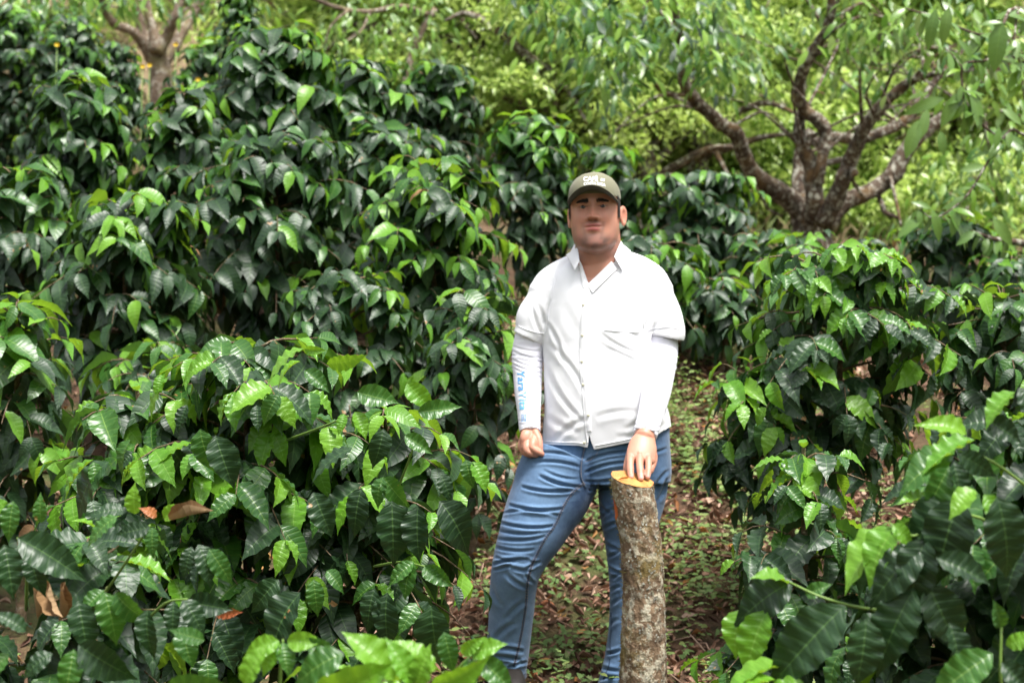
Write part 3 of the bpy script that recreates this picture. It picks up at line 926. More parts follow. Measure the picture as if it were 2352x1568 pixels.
for (u, v, Y, ru, rv, n) in [
    (1330, 60, 11.5, 90, 90, 26), (1450, 90, 11.6, 110, 100, 34), (1400, 170, 11.8, 80, 60, 16), (1560, 60, 11.8, 90, 60, 22),
    (1700, 50, 12.0, 110, 60, 26), (1640, 150, 12.2, 70, 50, 14), (1830, 30, 12.9, 120, 40, 9), (1740, 130, 12.6, 80, 50, 8),
    (2000, 60, 11.8, 100, 60, 22), (2120, 60, 11.5, 110, 80, 26), (2000, 180, 14.3, 70, 60, 10), (2250, 120, 11.5, 110, 100, 22),
    (2300, 300, 12.5, 60, 100, 12), (2200, 420, 13.0, 120, 90, 18), (2320, 470, 12.5, 70, 80, 12), (2060, 520, 13.5, 80, 40, 8), (1250, -20, 11, 100, 60, 16)]:
    for _ in range(n):
        c = P(u + r.gauss(0, .55) * ru, v + r.gauss(0, .55) * rv, Y + r.uniform(-.7, .7))
        spray(leaves, c, r.randint(4, 8), .20, .125, ["shade", "shade", "mid", "avo"] if v > 250 or u > 1650 else ["shade", "mid", "mid", "shade", "dark"], r)
split_leaves(leaves, tree, "avo", 300, name_rest="crown", src=AVO)

# the nearer overhanging tree, its trunk just outside the right edge
ox, oy = 3.6, 9.6
tree2 = empty("overhanging_tree", (ox, oy, gz(ox, oy)))
tag(tree2, "thin twigs with pale waxy leaves reaching in from the right edge", "tree")
mbt = MB()
tp = [Vector(p) for p in catmull([[ox, oy, gz(ox, oy) - .05], [ox + .05, oy, .6], [ox - .1, oy - .05, 1.3], [ox - .15, oy - .1, 2.2], [ox - .1, oy, 3.2]], 6)]
tube(mbt, tp, [.11 - .07 * i / len(tp) for i in range(len(tp))], 12, bump=bark_bump)
link("trunk", mbt.mesh("trunk", M_TREE), tree2)


def rt(v, Y=None):
    return ((ox - .1) * F / 9.6 + 1176, v, 9.6, 22)


leaves = []
r = random.Random(8)
for pts in [
    [rt(190), (2430, 60, 9.3, 15), (2330, 20, 9.1, 9), (2300, 60, 9.0, 7), (2250, 80, 9.0, 6), (2150, 40, 9.0, 5), (2080, 20, 9, 4)],
    [rt(330), (2440, 200, 9.3, 13), (2330, 130, 9.1, 8), (2260, 140, 9.0, 6), (2212, 150, 8.9, 6), (2212, 210, 8.9, 6), (2225, 245, 8.9, 6), (2260, 290, 9, 6), (2300, 320, 9, 5)],
    [rt(480), (2450, 330, 9.3, 12), (2352, 310, 9.1, 8), (2320, 300, 9.0, 7), (2270, 370, 9.0, 6), (2220, 450, 8.95, 5), (2150, 500, 8.9, 4), (2110, 480, 8.9, 3)],
    [rt(700), (2450, 600, 9.3, 20), (2352, 560, 9.2, 16), (2280, 548, 9.1, 12), (2230, 530, 9.0, 6)],
    [(2340, 20, 9.1, 6), (2330, 90, 9, 5), (2345, 160, 9, 4), (2352, 230, 9, 3)],
    [(2212, 160, 8.9, 5), (2190, 130, 8.9, 4), (2170, 110, 8.9, 3)],
]:
    o, C = limb(tree2, pts, "branch", seg=7, per=4)
    for c in C[4:]:
        for _ in range(3):
            if r.random() < .6:
                a_ = r.uniform(0, 6.28)
                d = Vector((math.cos(a_), math.sin(a_) * .7, -r.uniform(-.2, 1.6)))
                leaves.append((leaf_matrix(c, d, Vector((r.uniform(-.6, .6), -.7, .9)), .125 * r.uniform(.7, 1.15)), r.randrange(4), r.choice(["avo", "avo", "avo", "shade"])))
for (u0, v0, u1, v1) in [(2195, 215, 2170, 290), (2170, 225, 2080, 250), (2215, 205, 2245, 285), (2230, 205, 2262, 290), (2225, 230, 2220, 310), (2180, 15, 2165, 100), (2150, 20, 2130, 110),
                         (2200, 90, 2240, 130), (2300, 45, 2285, 160), (2250, 60, 2300, 40), (2130, 250, 2115, 320), (2110, 275, 2085, 360), (2160, 300, 2170, 355), (2295, 290, 2290, 345),
                         (2345, 340, 2340, 390), (2320, 310, 2352, 330), (2300, 250, 2352, 280), (2140, 480, 2100, 460), (2140, 480, 2170, 550), (2120, 500, 2060, 540), (2180, 490, 2240, 560),
                         (2240, 420, 2290, 440), (2200, 480, 2190, 540), (2260, 380, 2210, 390), (2280, 500, 2330, 560), (2240, 530, 2200, 560)]:
    leaves.append((hero_leaf(u0, v0, u1, v1, 8.9, mk="avo", roll=r.uniform(-.4, .4)), r.randrange(4), "avo"))
split_leaves(leaves, tree2, "avo", 300, src=AVO)

# the pale forked tree top left
pt = P(365, 210, 16.5)
tree3 = empty("pale_tree", (pt.x, pt.y, gz(pt.x, pt.y)))
tag(tree3, "pale grey brown tree forking into many bare limbs at upper left", "tree")
vb3 = 784 - (gz(pt.x, pt.y) - .1) * F / 16.5
for nm, pts in [
    ("trunk", [(372, max(vb3, 205), 16.5, 62), (368, 170, 16.5, 50), (362, 140, 16.5, 46), (358, 110, 16.5, 50)]),
    ("limb", [(350, 130, 16.5, 36), (325, 95, 16.4, 26), (298, 70, 16.3, 22), (262, 55, 16.2, 20), (240, 20, 16.1, 18), (228, -30, 16, 16)]),
    ("limb", [(352, 125, 16.5, 32), (330, 80, 16.6, 24), (318, 35, 16.6, 22), (312, -20, 16.6, 20)]),
    ("limb", [(358, 120, 16.4, 30), (352, 70, 16.4, 22), (340, 30, 16.4, 18), (335, -30, 16.4, 16)]),
    ("limb", [(362, 120, 16.4, 34), (385, 80, 16.4, 26), (400, 45, 16.3, 22), (412, 10, 16.3, 20), (425, -40, 16.3, 18)]),
    ("limb", [(372, 150, 16.7, 34), (400, 110, 16.8, 26), (425, 60, 16.9, 24), (450, 20, 17, 22), (480, -40, 17, 18)]),
    ("branch", [(400, 50, 16.5, 9), (430, 20, 16.6, 8), (470, 10, 16.7, 6), (520, 0, 16.8, 4)]),
    ("branch", [(370, 180, 16.6, 26), (420, 175, 16.6, 16), (480, 160, 16.6, 10), (520, 165, 16.6, 5)]),
]:
    limb(tree3, pts, nm, mat=M_PALE, seg=12 if nm != "branch" else 7, per=5)
leaves = []
r = random.Random(15)
for (u, v, n) in [(240, -10, 12), (300, -20, 10), (440, -10, 8), (140, 0, 14), (60, -10, 10), (520, 10, 6)]:
    for _ in range(n):
        spray(leaves, P(u + r.gauss(0, 40), v + r.gauss(0, 30), 16.3 + r.uniform(-1, 1)), 9, .25, .14, ["shade", "mid"], r)
split_leaves(leaves, tree3, "avo", 150, name_rest="crown", src=AVO)

# hillside trees with pale yellow green crowns that reach low over the slope
def crown_mesh(seed, rx, rz, n, mats):
    r = random.Random(seed)
    mb_ = MB()
    lows = [leaf_arrays(2, 2, .20, .3, .35, 0, 1, 0, 0.2, kind="avo"), leaf_arrays(2, 2, .26, .0, .2, 0, 1, 0, -.3, kind="avo")]
    blobs = []
    for _ in range(46):
        a_ = r.uniform(0, 6.28); el = r.uniform(-.6, 1.5)
        q = Vector((math.cos(a_) * math.cos(el), math.sin(a_) * math.cos(el), math.sin(el))) * r.uniform(.45, 1.0)
        blobs.append((Vector((q.x * rx, q.y * rx, q.z * rz)), r.uniform(.22, .42) * rx, r.choice([0, 0, 1])))
    for i in range(n):
        c, br, mi = blobs[i % len(blobs)]
        q = Vector((r.gauss(0, 1), r.gauss(0, 1), r.gauss(0, .75)))
        q = q.normalized() * br * r.random() ** .33
        # layered drooping sprays
        q.z = q.z * .6 - 0.25 * (q.x * q.x + q.y * q.y) / br
        a_ = r.uniform(0, 6.28)
        d = Vector((math.cos(a_), math.sin(a_), -r.uniform(-.1, 1.1)))
        M = np.array(leaf_matrix(c + q, d, Vector((r.uniform(-.5, .5), r.uniform(-.6, .4), 1)), r.uniform(.10, .17)))
        V, Fc, UV = lows[r.randrange(2)]
        mb_.add(V @ M[:3, :3].T + M[:3, 3], Fc, mi if r.random() < .8 else 1 - mi, UV)
    return mb_.mesh("crown", mats, use_uv=True)


CR = [crown_mesh(21, 1.6, 1.35, 6500, [M_HILL, M_HILLB]), crown_mesh(22, 1.9, 1.1, 6500, [M_HILL, M_HILLB]), crown_mesh(23, 1.3, 1.5, 5500, [M_HILL, M_HILLB])]
r = random.Random(9)


def hill_tree(u, v, Y, k, s, label):
    c = P(u, v, Y)
    bz = gz(c.x, c.y)
    root = empty("hillside_tree", (c.x, c.y, bz))
    tag(root, label, "tree", "pale green trees on the hillside behind")
    mb_ = MB()
    pts = [[c.x, c.y, bz - .1], [c.x + r.uniform(-.2, .2), c.y, bz + (c.z - bz) * .5], [c.x + r.uniform(-.3, .3), c.y, c.z + .3 * s]]
    C = catmull(pts, 5)
    tube(mb_, [Vector(q) for q in C], [.13 - .09 * i / len(C) for i in range(len(C))], 8, bump=bark_bump)
    for q in range(6):
        a_ = r.uniform(0, 6.28)
        b0 = Vector(C[4 + q % 5])
        b1 = b0 + Vector((math.cos(a_) * 1.1 * s, math.sin(a_) * .8 * s, r.uniform(-.1, .9) * s))
        b2 = b1 + Vector((math.cos(a_ + .4) * .6 * s, math.sin(a_) * .5 * s, r.uniform(-.4, .2)))
        tube(mb_, [Vector(w) for w in catmull([list(b0), list(b1), list(b2)], 4)], [.05, .045, .04, .036, .03, .025, .02, .015, .01], 6)
    link("trunk", mb_.mesh("trunk", M_TREE), root)
    o = bpy.data.objects.new("crown", CR[k])
    col.objects.link(o)
    o.parent = root
    o.location = (0, 0, c.z - bz)
    o.rotation_euler = (0, 0, r.uniform(0, 6.28))
    o.scale = (s, s, s)


for (u, v, Y, k, s, lb) in [
    (1120, 60, 17.5, 0, 1.0, "hillside tree behind the peak of the tallest coffee bush"),
    (1330, 210, 16.5, 1, .80, "low hillside tree just above the man's cap"),
    (1480, 40, 17.0, 2, 1.0, "hillside tree behind the left limb of the lichen covered tree"),
    (1560, 330, 16.8, 1, .80, "low hillside tree between the man's cap and the leaning limb"),
    (1720, 210, 17.5, 0, .95, "hillside tree in the fork left of the lichen covered trunk"),
    (2000, 130, 17.5, 2, 1.0, "hillside tree framed by the two middle limbs"),
    (2010, 420, 16.8, 1, .75, "low hillside tree under the right hand limbs"),
    (2240, 330, 17.2, 0, .95, "hillside tree below the long right limb"),
    (2330, 90, 17.0, 2, 1.0, "hillside tree in the top right corner"),
    (2330, 560, 15.8, 1, .7, "low hillside tree at the right edge"),
    (1000, -60, 19.5, 1, 1.1, "hillside tree at the top centre left"),
    (760, 20, 19.0, 0, .95, "hillside tree right of the narrow coffee bush"),
    (850, 150, 18.5, 2, .8, "small hillside tree behind the tall coffee hedge"),
    (1250, -80, 21.0, 0, 1.2, "hillside tree above the top centre"),
    (1650, -60, 21.0, 1, 1.2, "hillside tree high behind the leaning limb"),
    (2080, -60, 21.0, 2, 1.2, "hillside tree high above the right limbs"),
    (1420, 140, 22.0, 1, 1.1, "far hillside tree behind the man's head"),
    (1850, 330, 20.5, 0, 1.0, "far hillside tree straight behind the lichen covered trunk"),
    (2150, 200, 22.0, 1, 1.2, "far hillside tree behind the right limbs"),
    (1150, 240, 20.0, 2, 1.0, "far hillside tree behind the round coffee bush"),
    (540, 40, 23.0, 1, .8, "far hillside tree beyond the pale forked tree"),
    (2080, 500, 16.2, 1, .55, "low bush like hillside tree right of the lichen covered trunk"),
    (2290, 470, 16.5, 0, .55, "low bush like hillside tree below the overhanging twigs"),
    (1720, 440, 16.4, 1, .55, "low bush like hillside tree left of the lichen covered trunk"),
    (1480, 300, 15.2, 0, .55, "small hillside tree right behind the dark coffee bush left of the fork"),
    (1250, 130, 15.6, 2, .6, "small hillside tree up and left of the man's cap"),
    (1560, 110, 15.6, 1, .6, "small hillside tree behind the top of the leaning limb"),
    (60, -60, 21.0, 0, .9, "far hillside tree above the left edge"),
]:
    hill_tree(u, v, Y, k, s, lb)

# bare arching branch of the tree behind the tall coffee hedge
bt = P(900, 20, 15.5)
tree4 = empty("leaning_tree", (bt.x, bt.y, gz(bt.x, bt.y)))
tag(tree4, "low tree with a brown sideways branch, top left of centre", "tree")
for nm, pts in [("trunk", [(905, 784 - gz(bt.x, bt.y) * F / 15.5 + 10, 15.5, 26), (930, 200, 15.5, 20), (960, 90, 15.5, 18), (1000, 20, 15.5, 14)]),
                ("limb", [(985, 35, 15.5, 14), (920, 15, 15.3, 12), (850, 28, 15.2, 12), (790, 22, 15.1, 11), (740, 5, 15, 10), (690, -20, 15, 9)]),
                ("branch", [(850, 28, 15.2, 8), (830, 70, 15.1, 6), (790, 100, 15, 4)]),
                ("branch", [(800, 24, 15.1, 8), (760, 60, 15, 5), (745, 110, 15, 3)]),
                ("branch", [(1010, 210, 14.5, 5), (1100, 190, 14.5, 6), (1180, 210, 14.5, 5), (1290, 235, 14.5, 4)])][:4]:
    limb(tree4, pts, nm, mat=M_PALE, seg=10 if nm != "branch" else 6, per=4)
leaves = []
r = random.Random(31)
for (u, v, n) in [(740, 40, 10), (860, 60, 9), (960, 40, 9), (800, 120, 7), (930, 130, 8)]:
    for _ in range(n):
        spray(leaves, P(u + r.gauss(0, 45), v + r.gauss(0, 30), 15.3 + r.uniform(-.6, .6)), 9, .22, .12, ["shade", "avo"], r)
split_leaves(leaves, tree4, "avo", 120, name_rest="crown", src=AVO)

# ------------------------------------------------------------------ leaf litter, weeds
r = random.Random(44)
mbl = MB()
LIT = [leaf_arrays(4, 2, .26, .3, .5, .06, 2, 1, 1.0, curl=.5), leaf_arrays(4, 2, .22, -.5, .3, .08, 1, 2, -.9, curl=.9), leaf_arrays(4, 2, .3, .2, .2, .05, 2, 4, .3)]


def ground_pt():
    Y = 4.4 + 6.5 * r.random() ** 1.1
    w = .32 * Y
    return r.uniform(-w, w), Y


for i in range(17000):
    if i < 9000:
        x, y = r.uniform(-.5, 1.7), r.uniform(5.3, 9.4)
    else:
        x, y = ground_pt()
    z = gz(x, y)
    a_ = r.uniform(0, 6.28)
    d = Vector((math.cos(a_), math.sin(a_), r.uniform(-.2, .5)))
    M = np.array(leaf_matrix(Vector((x, y, z + r.uniform(.0, .022))), d, Vector((r.gauss(0, .4), r.gauss(0, .4) - .3, 1)), r.uniform(.020, .066)))
    V, Fc, UV = LIT[r.randrange(3)]
    mbl.add(V @ M[:3, :3].T + M[:3, 3], Fc, 0 if r.random() < .9 else 1, UV)


def litter_mat(name, stops, rough=.75):
    m, nt, out = new_mat(name)
    g = NT(nt)
    geo = g.node("ShaderNodeNewGeometry")
    c = g.ramp(geo.outputs["Random Per Island"], stops)
    n = g.noise(geo.outputs["Position"], 60, 3)
    c = g.mix(g.math('MULTIPLY', n, .5), c, (.05, .03, .02))
    b = g.node("ShaderNodeBsdfPrincipled", Base__Color=c, Roughness=rough, Normal=g.bump(n, .6, .004))
    b.inputs["Specular IOR Level"].default_value = .25
    t = g.node("ShaderNodeBsdfTranslucent")
    g.set(t.inputs["Color"], c)
    mx = g.node("ShaderNodeMixShader"); mx.inputs[0].default_value = .12
    nt.links.new(b.outputs[0], mx.inputs[1]); nt.links.new(t.outputs[0], mx.inputs[2]); nt.links.new(mx.outputs[0], out.inputs[0])
    return m


M_LITTER = litter_mat("fallen_leaf_brown", [(0, (.10, .05, .035)), (.3, (.25, .13, .08)), (.6, (.44, .255, .175)), (.85, (.54, .37, .27)), (1, (.20, .11, .07))])
M_LITTER2 = litter_mat("fallen_leaf_orange", [(0, (.38, .15, .04)), (.5, (.45, .28, .08)), (1, (.30, .10, .04))])
for i in range(170):
    x, y = r.uniform(-.5, 1.7), r.uniform(5.3, 9.4)
    a_ = r.uniform(0, 6.28); L_ = r.uniform(.06, .28)
    q = [Vector((x, y, gz(x, y) + .02)), Vector((x + math.cos(a_) * L_ * .5, y + math.sin(a_) * L_ * .5, gz(x + math.cos(a_) * L_ * .5, y + math.sin(a_) * L_ * .5) + r.uniform(.02, .05))), Vector((x + math.cos(a_ + .3) * L_, y + math.sin(a_ + .3) * L_, gz(x + math.cos(a_ + .3) * L_, y + math.sin(a_ + .3) * L_) + .015))]
    tube(mbl, q, [.0035, .003, .0018], 5)
lit = link("leaf_litter", mbl.mesh("leaf_litter", [M_LITTER, M_LITTER2], use_uv=True))
tag(lit, "dry brown fallen leaves covering the ground", "leaf litter", kind="stuff")

M_WEED = leaf_mat("weed_leaf", (.15, .25, .06), (.24, .33, .11), (.12, .2, .06), .5, .28, (.30, .5, .08), vein=.3, spec=.3)
M_WEED2 = leaf_mat("weed_leaf_yellow", (.15, .21, .05), (.22, .27, .08), (.2, .26, .1), .55, .3, (.4, .5, .1), vein=.2, spec=.3)
mbw = MB()
# lobed five-finger leaf
LOBE = []
for k in range(5):
    a_ = (k - 2) * .62
    LOBE.append(a_)


def lobed(mbx, c, size, n, az, mat):
    """flat lobed weed leaf: fan of kites"""
    z = n.normalized()
    x = z.cross(Vector((math.sin(az), math.cos(az), .1))).normalized()
    y = z.cross(x)
    V, Fc, UV = [c], [], [(.5, 0)]
    for k, a_ in enumerate(LOBE):
        L = size * (1 - .22 * abs(k - 2) / 2)
        for (da, rr, zz) in ((-.30, .62, .05), (0, 1.0, -.05), (.30, .62, .05)):
            V.append(c + (x * math.sin(a_ + da) + y * math.cos(a_ + da)) * L * rr + z * size * zz)
            UV.append((.5 + da, rr))
        b_ = 1 + 3 * k
        Fc.append((0, b_, b_ + 1, b_ + 2))
    mbx.add([tuple(q) for q in V], Fc, mat, UV)


def weed_density(x, y):
    u, v = px((x, y, gz(x, y)))
    d = .25
    if u > 1500 and u < 1760 and v > 880: d = 1.0
    elif u > 1480 and v > 760: d = .40
    elif 1340 < u < 1440: d = .75
    elif u > 1080 and v > 1400: d = .9
    if u > 1240 and v > 1330 and u < 1420: d = .95
    if y > 9.5: d = .7
    return d


for i in range(6800):
    if i < 4800:
        x, y = r.uniform(-.35, 1.6), r.uniform(5.3, 9.6)
    else:
        x, y = ground_pt(); y += (3 if r.random() < .3 else 0)
    dn = weed_density(x, y) * (1.15 if noise.noise(Vector((x * 2.6, y * 2.6, 1))) > -.05 else .18)
    if r.random() > dn: continue
    z = gz(x, y)
    u, v = px((x, y, z))
    if r.random() < (.75 if u < 1440 else .25):
        for _ in range(r.randint(2, 4)):
            c = Vector((x + r.gauss(0, .025), y + r.gauss(0, .025), z + r.uniform(.02, .07)))
            lobed(mbw, c, r.uniform(.014, .026), Vector((r.gauss(0, .35), -.55 + r.gauss(0, .3), 1)), r.uniform(0, 6.28), 0 if r.random() < .85 else 1)
    else:
        hgt = r.uniform(.05, .16)
        sx2 = Vector((r.gauss(0, .02), r.gauss(0, .02), 0))
        for q in range(r.randint(3, 6)):
            zz = hgt * (q + 1) / 4
            a_ = r.uniform(0, 6.28)
            for sg in (0, 1):
                d = Vector((math.cos(a_ + sg * math.pi), math.sin(a_ + sg * math.pi), r.uniform(-.3, .3)))
                M = np.array(leaf_matrix(Vector((x, y, z + zz)) + sx2 * zz * 6, d, Vector((r.gauss(0, .5), -.4 + r.gauss(0, .4), 1)), r.uniform(.014, .038)))
                V, Fc, UV = AVO[0] if False else LIT[2]
                mbw.add((V * np.array([.85, 1, .8])) @ M[:3, :3].T + M[:3, 3], Fc, 0 if r.random() < .55 else 1, UV)
weeds = link("ground_weeds", mbw.mesh("ground_weeds", [M_WEED, M_WEED2], use_uv=True))
tag(weeds, "low green clover like weeds growing through fallen leaves", "weeds", kind="stuff")

# grass and herbs far left and upslope
mbg = MB()
for i in range(9000):
    y = r.uniform(9.5, 24); x = r.uniform(-.34 * y, .30 * y)
    if x > -0.05 * y and y < 14: continue
    z = gz(x, y)
    a_ = r.uniform(0, 6.28)
    hh = r.uniform(.06, .22)
    d = Vector((math.cos(a_) * .35, math.sin(a_) * .35, 1)).normalized()
    sd = d.cross(Vector((math.sin(a_), -math.cos(a_), .2))).normalized() * r.uniform(.006, .018)
    p = Vector((x, y, z))
    mbg.add([p - sd, p + sd, p + d * hh * .6 + sd, p + d * hh + Vector((math.cos(a_), math.sin(a_), 0)) * hh * .4], [(0, 1, 2, 3)], 0 if r.random() < .5 else 1, [(.3, 0), (.7, 0), (.6, .6), (.5, 1)])
M_STRAW = litter_mat("dry_grass", [(0, (.30, .22, .11)), (.6, (.40, .32, .18)), (1, (.22, .2, .08))])
gr = link("grass", mbg.mesh("grass", [M_WEED2, M_STRAW], use_uv=True))
tag(gr, "dry grass and herbs on the upper slope", "grass", kind="stuff")

# fallen twigs
for i, (u, v, du, dv, lb) in enumerate([(1215, 1430, 60, -25, "fallen twig by the man's front foot"), (1330, 1420, 55, 10, "fallen twig between the man's legs"), (1080, 1390, -70, -30, "fallen twig at the edge of the broad near bush")]):
    Y = 5.9 + i * .05
    a0 = P(u, v, Y); a0.z = gz(a0.x, a0.y) + .012
    b0 = P(u + du, v + dv, Y + .12); b0.z = gz(b0.x, b0.y) + .02
    mb_ = MB()
    C = catmull([list(a0), list(a0.lerp(b0, .5) + Vector((0, .01, .012))), list(b0)], 4)
    tube(mb_, [Vector(c) for c in C], [.005 - .0004 * k for k in range(len(C))], 6)
    tag(link("fallen_twig", mb_.mesh("fallen_twig", M_TWIG)), lb, "twig", "fallen twigs on the ground")

# yellow flowers on the upper left slope
for (u, v, Y, lb) in [(131, 103, 13.0, "yellow flower at the far left of the upper slope"), (425 * .95, 103, 13.2, "yellow flower right beside the pale trunk's left limb"),
                      (328, 153, 13.0, "yellow flower in front of the pale trunk"), (344, 150, 13.0, "yellow flower right beside the one on the pale trunk"),
                      (455, 183, 12.8, "yellow flower right of the pale trunk foot")]:
    c = P(u, v, Y)
    z0 = gz(c.x, c.y)
    root = empty("yellow_flower", (c.x, c.y, z0))
    tag(root, lb, "flower", "yellow flowers on the upper slope")
    mb_ = MB()
    tube(mb_, [Vector((c.x + .01, c.y, z0 - .02)), Vector((c.x - .015, c.y, (z0 + c.z) / 2)), c], [.004, .003, .003], 5)
    link("stem", mb_.mesh("stem", M_SHOOT), root)
    mb_ = MB()
    for q in range(10):
        a_ = q * .628
        e = Vector((math.cos(a_), -.35 * abs(math.sin(a_)), math.sin(a_) * .8)) * .020
        s_ = Vector((-math.sin(a_), 0, math.cos(a_))) * .008
        mb_.add([c, c + e * .6 - s_, c + e + Vector((0, -.006, 0)), c + e * .6 + s_], [(0, 1, 2, 3)])
    link("petals", mb_.mesh("petals", M_PETAL), root)

# unseen trees added round the camera to cut sky fill from the front
for i, (x, y, k, sc_b, lb) in enumerate([(-5.5, -6.5, 0, 1.7, "unseen tree added behind the camera on the left to cut sky fill"), (0.8, -8.5, 1, 1.8, "unseen tree added straight behind the camera to cut sky fill"), (6.5, -6.0, 2, 1.8, "unseen tree added behind the camera on the right to cut sky fill"),
                                       (-10.5, 1.0, 1, 1.8, "unseen tree added far left of the camera to cut sky fill"), (9.5, 2.5, 0, 1.8, "unseen tree added far right of the camera to cut sky fill")]):
    bz = gz(x, y)
    root = empty("shade_tree", (x, y, bz))
    tag(root, lb, "tree", "unseen trees added to cut the frontal sky fill")
    mb_ = MB()
    C = catmull([[x, y, bz - .1], [x + .1, y, bz + 1.6], [x - .1, y + .1, bz + 3.6]], 5)
    tube(mb_, [Vector(q) for q in C], [.16 - .10 * j / len(C) for j in range(len(C))], 10, bump=bark_bump)
    link("trunk", mb_.mesh("trunk", M_TREE), root)
    for q, dz in enumerate((2.6, 4.4)):
        o = bpy.data.objects.new("crown", CR[(k + q) % 3])
        col.objects.link(o); o.parent = root
        o.location = (.3 * q, 0, dz); o.rotation_euler = (0, 0, i + q); o.scale = (sc_b, sc_b, sc_b * .9)
# ------------------------------------------------------------------ the cut trunk
SY = 5.55
stump = empty("cut_trunk", (P(1478, 1568, SY).x, SY, gz(P(1478, 1568, SY).x, SY)))
tag(stump, "upright lichen covered cut trunk with a fresh orange top under the man's hand", "cut trunk")


def sc_(v):
    """left and right edge of the stump at a picture height"""
    T = [(1086, 1401, 1503), (1120, 1402, 1504), (1160, 1408, 1509), (1240, 1421, 1519), (1300, 1426, 1525), (1354, 1429, 1527), (1430, 1427, 1530), (1505, 1424, 1532), (1568, 1422, 1533), (1700, 1416, 1540), (1900, 1410, 1552)]
    for (a, l0, r0), (b, l1, r1) in zip(T, T[1:]):
        if v <= b:
            t = max(0, (v - a) / (b - a)); return l0 + (l1 - l0) * t, r0 + (r1 - r0) * t
    return T[-1][1:]


def bark_r(p, a_, t):
    q = Vector((math.cos(a_) * 1.2, math.sin(a_) * 1.2, p.z * 7))
    d = 0.050 * noise.noise(q) + 0.055 * noise.noise(q * 3.2) + 0.050 * noise.noise(q * 7.0) + 0.045 * abs(noise.noise(q * 15))
    return 1 + d


NS, NR = 112, 230
zt, zb_ = P(0, 1100, SY).z, stump.location.z - 0.10
V = []
# the cut plane tilts: high at left/back, low at right/front
def cutz(x, y, cx, cy):
    return zt - 0.10 * (x - cx) - 0.42 * -(y - cy) * -1 * 0 + 0.28 * (y - cy) - 0.12 * (x - cx)
for i in range(NR + 1):
    t = i / NR
    zc = zt + (zb_ - zt) * t
    v = 784 - zc * F / SY
    l, r_ = sc_(v)
    cx, rad = ((l + r_) / 2 - 1176) / F * SY, (r_ - l) / 2 / F * SY
    for k in range(NS):
        a_ = 2 * math.pi * k / NS
        rr = rad * .955 * bark_r(Vector((0, 0, zc)), a_, t)
        x, y = cx + math.cos(a_) * rr, SY + math.sin(a_) * rr * .95
        z = zc
        top = cutz(x, y, cx, SY)
        if t < .25:
            z = top + (zt - .25 * (zt - zb_) - top) * (t / .25) if False else zc + (top - zt) * (1 - t / .25)
        V.append((x, y, z))
Fc = []
for i in range(NR):
    for k in range(NS):
        k2 = (k + 1) % NS
        Fc.append((i * NS + k, (i + 1) * NS + k, (i + 1) * NS + k2, i * NS + k2))
mb = MB(); mb.add(V, Fc)
link("bark", mb.mesh("bark", M_STUMP), stump)
# cut face
m, nt, out = new_mat("fresh_cut_wood")
g = NT(nt)
geo = g.node("ShaderNodeNewGeometry")
tcx = ((1401 + 1503) / 2 - 1176) / F * SY
mp = g.node("ShaderNodeMapping", Vector=geo.outputs["Position"], Location=(-tcx, -SY, 0))
sx = g.node("ShaderNodeSeparateXYZ", Vector=mp.outputs[0])
rr = g.math('SQRT', g.math('ADD', g.math('MULTIPLY', sx.outputs[0], sx.outputs[0]), g.math('MULTIPLY', sx.outputs[1], sx.outputs[1])))
nn = g.noise(geo.outputs["Position"], 40, 3)
ring = g.math('SINE', g.math('MULTIPLY', g.math('ADD', rr, g.math('MULTIPLY', nn, .006)), 900.0))
c = g.mix(g.math('ADD', .5, g.math('MULTIPLY', ring, .38)), (0.36, 0.145, 0.032), (0.50, 0.235, 0.062))
c = g.mix(g.ramp(rr, [(.0, 0.0), (.060, 0.0), (.070, 1.0)]), c, (0.42, 0.13, 0.03))
c = g.mix(g.math('MULTIPLY', g.ramp(nn, [(.5, 0.0), (.7, 1.0)]), .4), c, (.68, .40, .12))
b = g.node("ShaderNodeBsdfPrincipled", Base__Color=c, Roughness=.6, Normal=g.bump(ring, .15, .001))
nt.links.new(b.outputs[0], out.inputs[0])
V2 = []
rings = 14
for q in range(rings + 1):
    s = 1 - q / rings
    for k in range(NS):
        x, y, z = V[k]
        X_ = tcx + (x - tcx) * s * .985; Y_ = SY + (y - SY) * s * .985
        V2.append((X_, Y_, cutz(X_, Y_, tcx, SY) + .0015 + .0012 * noise.noise(Vector((X_ * 50, Y_ * 50, 0)))))
Fc = []
for q in range(rings):
    for k in range(NS):
        k2 = (k + 1) % NS
        Fc.append((q * NS + k, q * NS + k2, (q + 1) * NS + k2, (q + 1) * NS + k))
mb = MB(); mb.add(V2, Fc)
link("cut_face", mb.mesh("cut_face", m), stump)
# a chip of torn wood and the orange wound
mb = MB()
q0 = Vector((tcx - .045, SY - .035, cutz(tcx - .045, SY - .035, tcx, SY) + .002))
mb.add([q0, q0 + Vector((.03, .008, .001)), q0 + Vector((.034, .004, .010)), q0 + Vector((.008, -.006, .006))], [(0, 1, 2, 3)])
link("splinter", mb.mesh("splinter", simple("splinter_wood", (.62, .36, .16), .6)), stump)
mb = MB()
zz = P(0, 1165, SY).z
rows = []
for i in range(9):
    z = zz + .03 - .065 * i / 8
    l, r_ = sc_(784 - z * F / SY)
    cx, rad = ((l + r_) / 2 - 1176) / F * SY, (r_ - l) / 2 / F * SY
    wv = .16 * math.sin(math.pi * (i + .3) / 8.6) ** .6
    for k in range(5):
        a_ = math.pi * 1.12 + (k - 2) / 2 * wv + .05 * noise.noise(Vector((i, k, 0)))
        rw = rad * .955 * bark_r(Vector((0, 0, z)), a_, .2) + .0015
        rows.append((cx + math.cos(a_) * rw, SY + math.sin(a_) * rw * .95, z + .02 * 0))
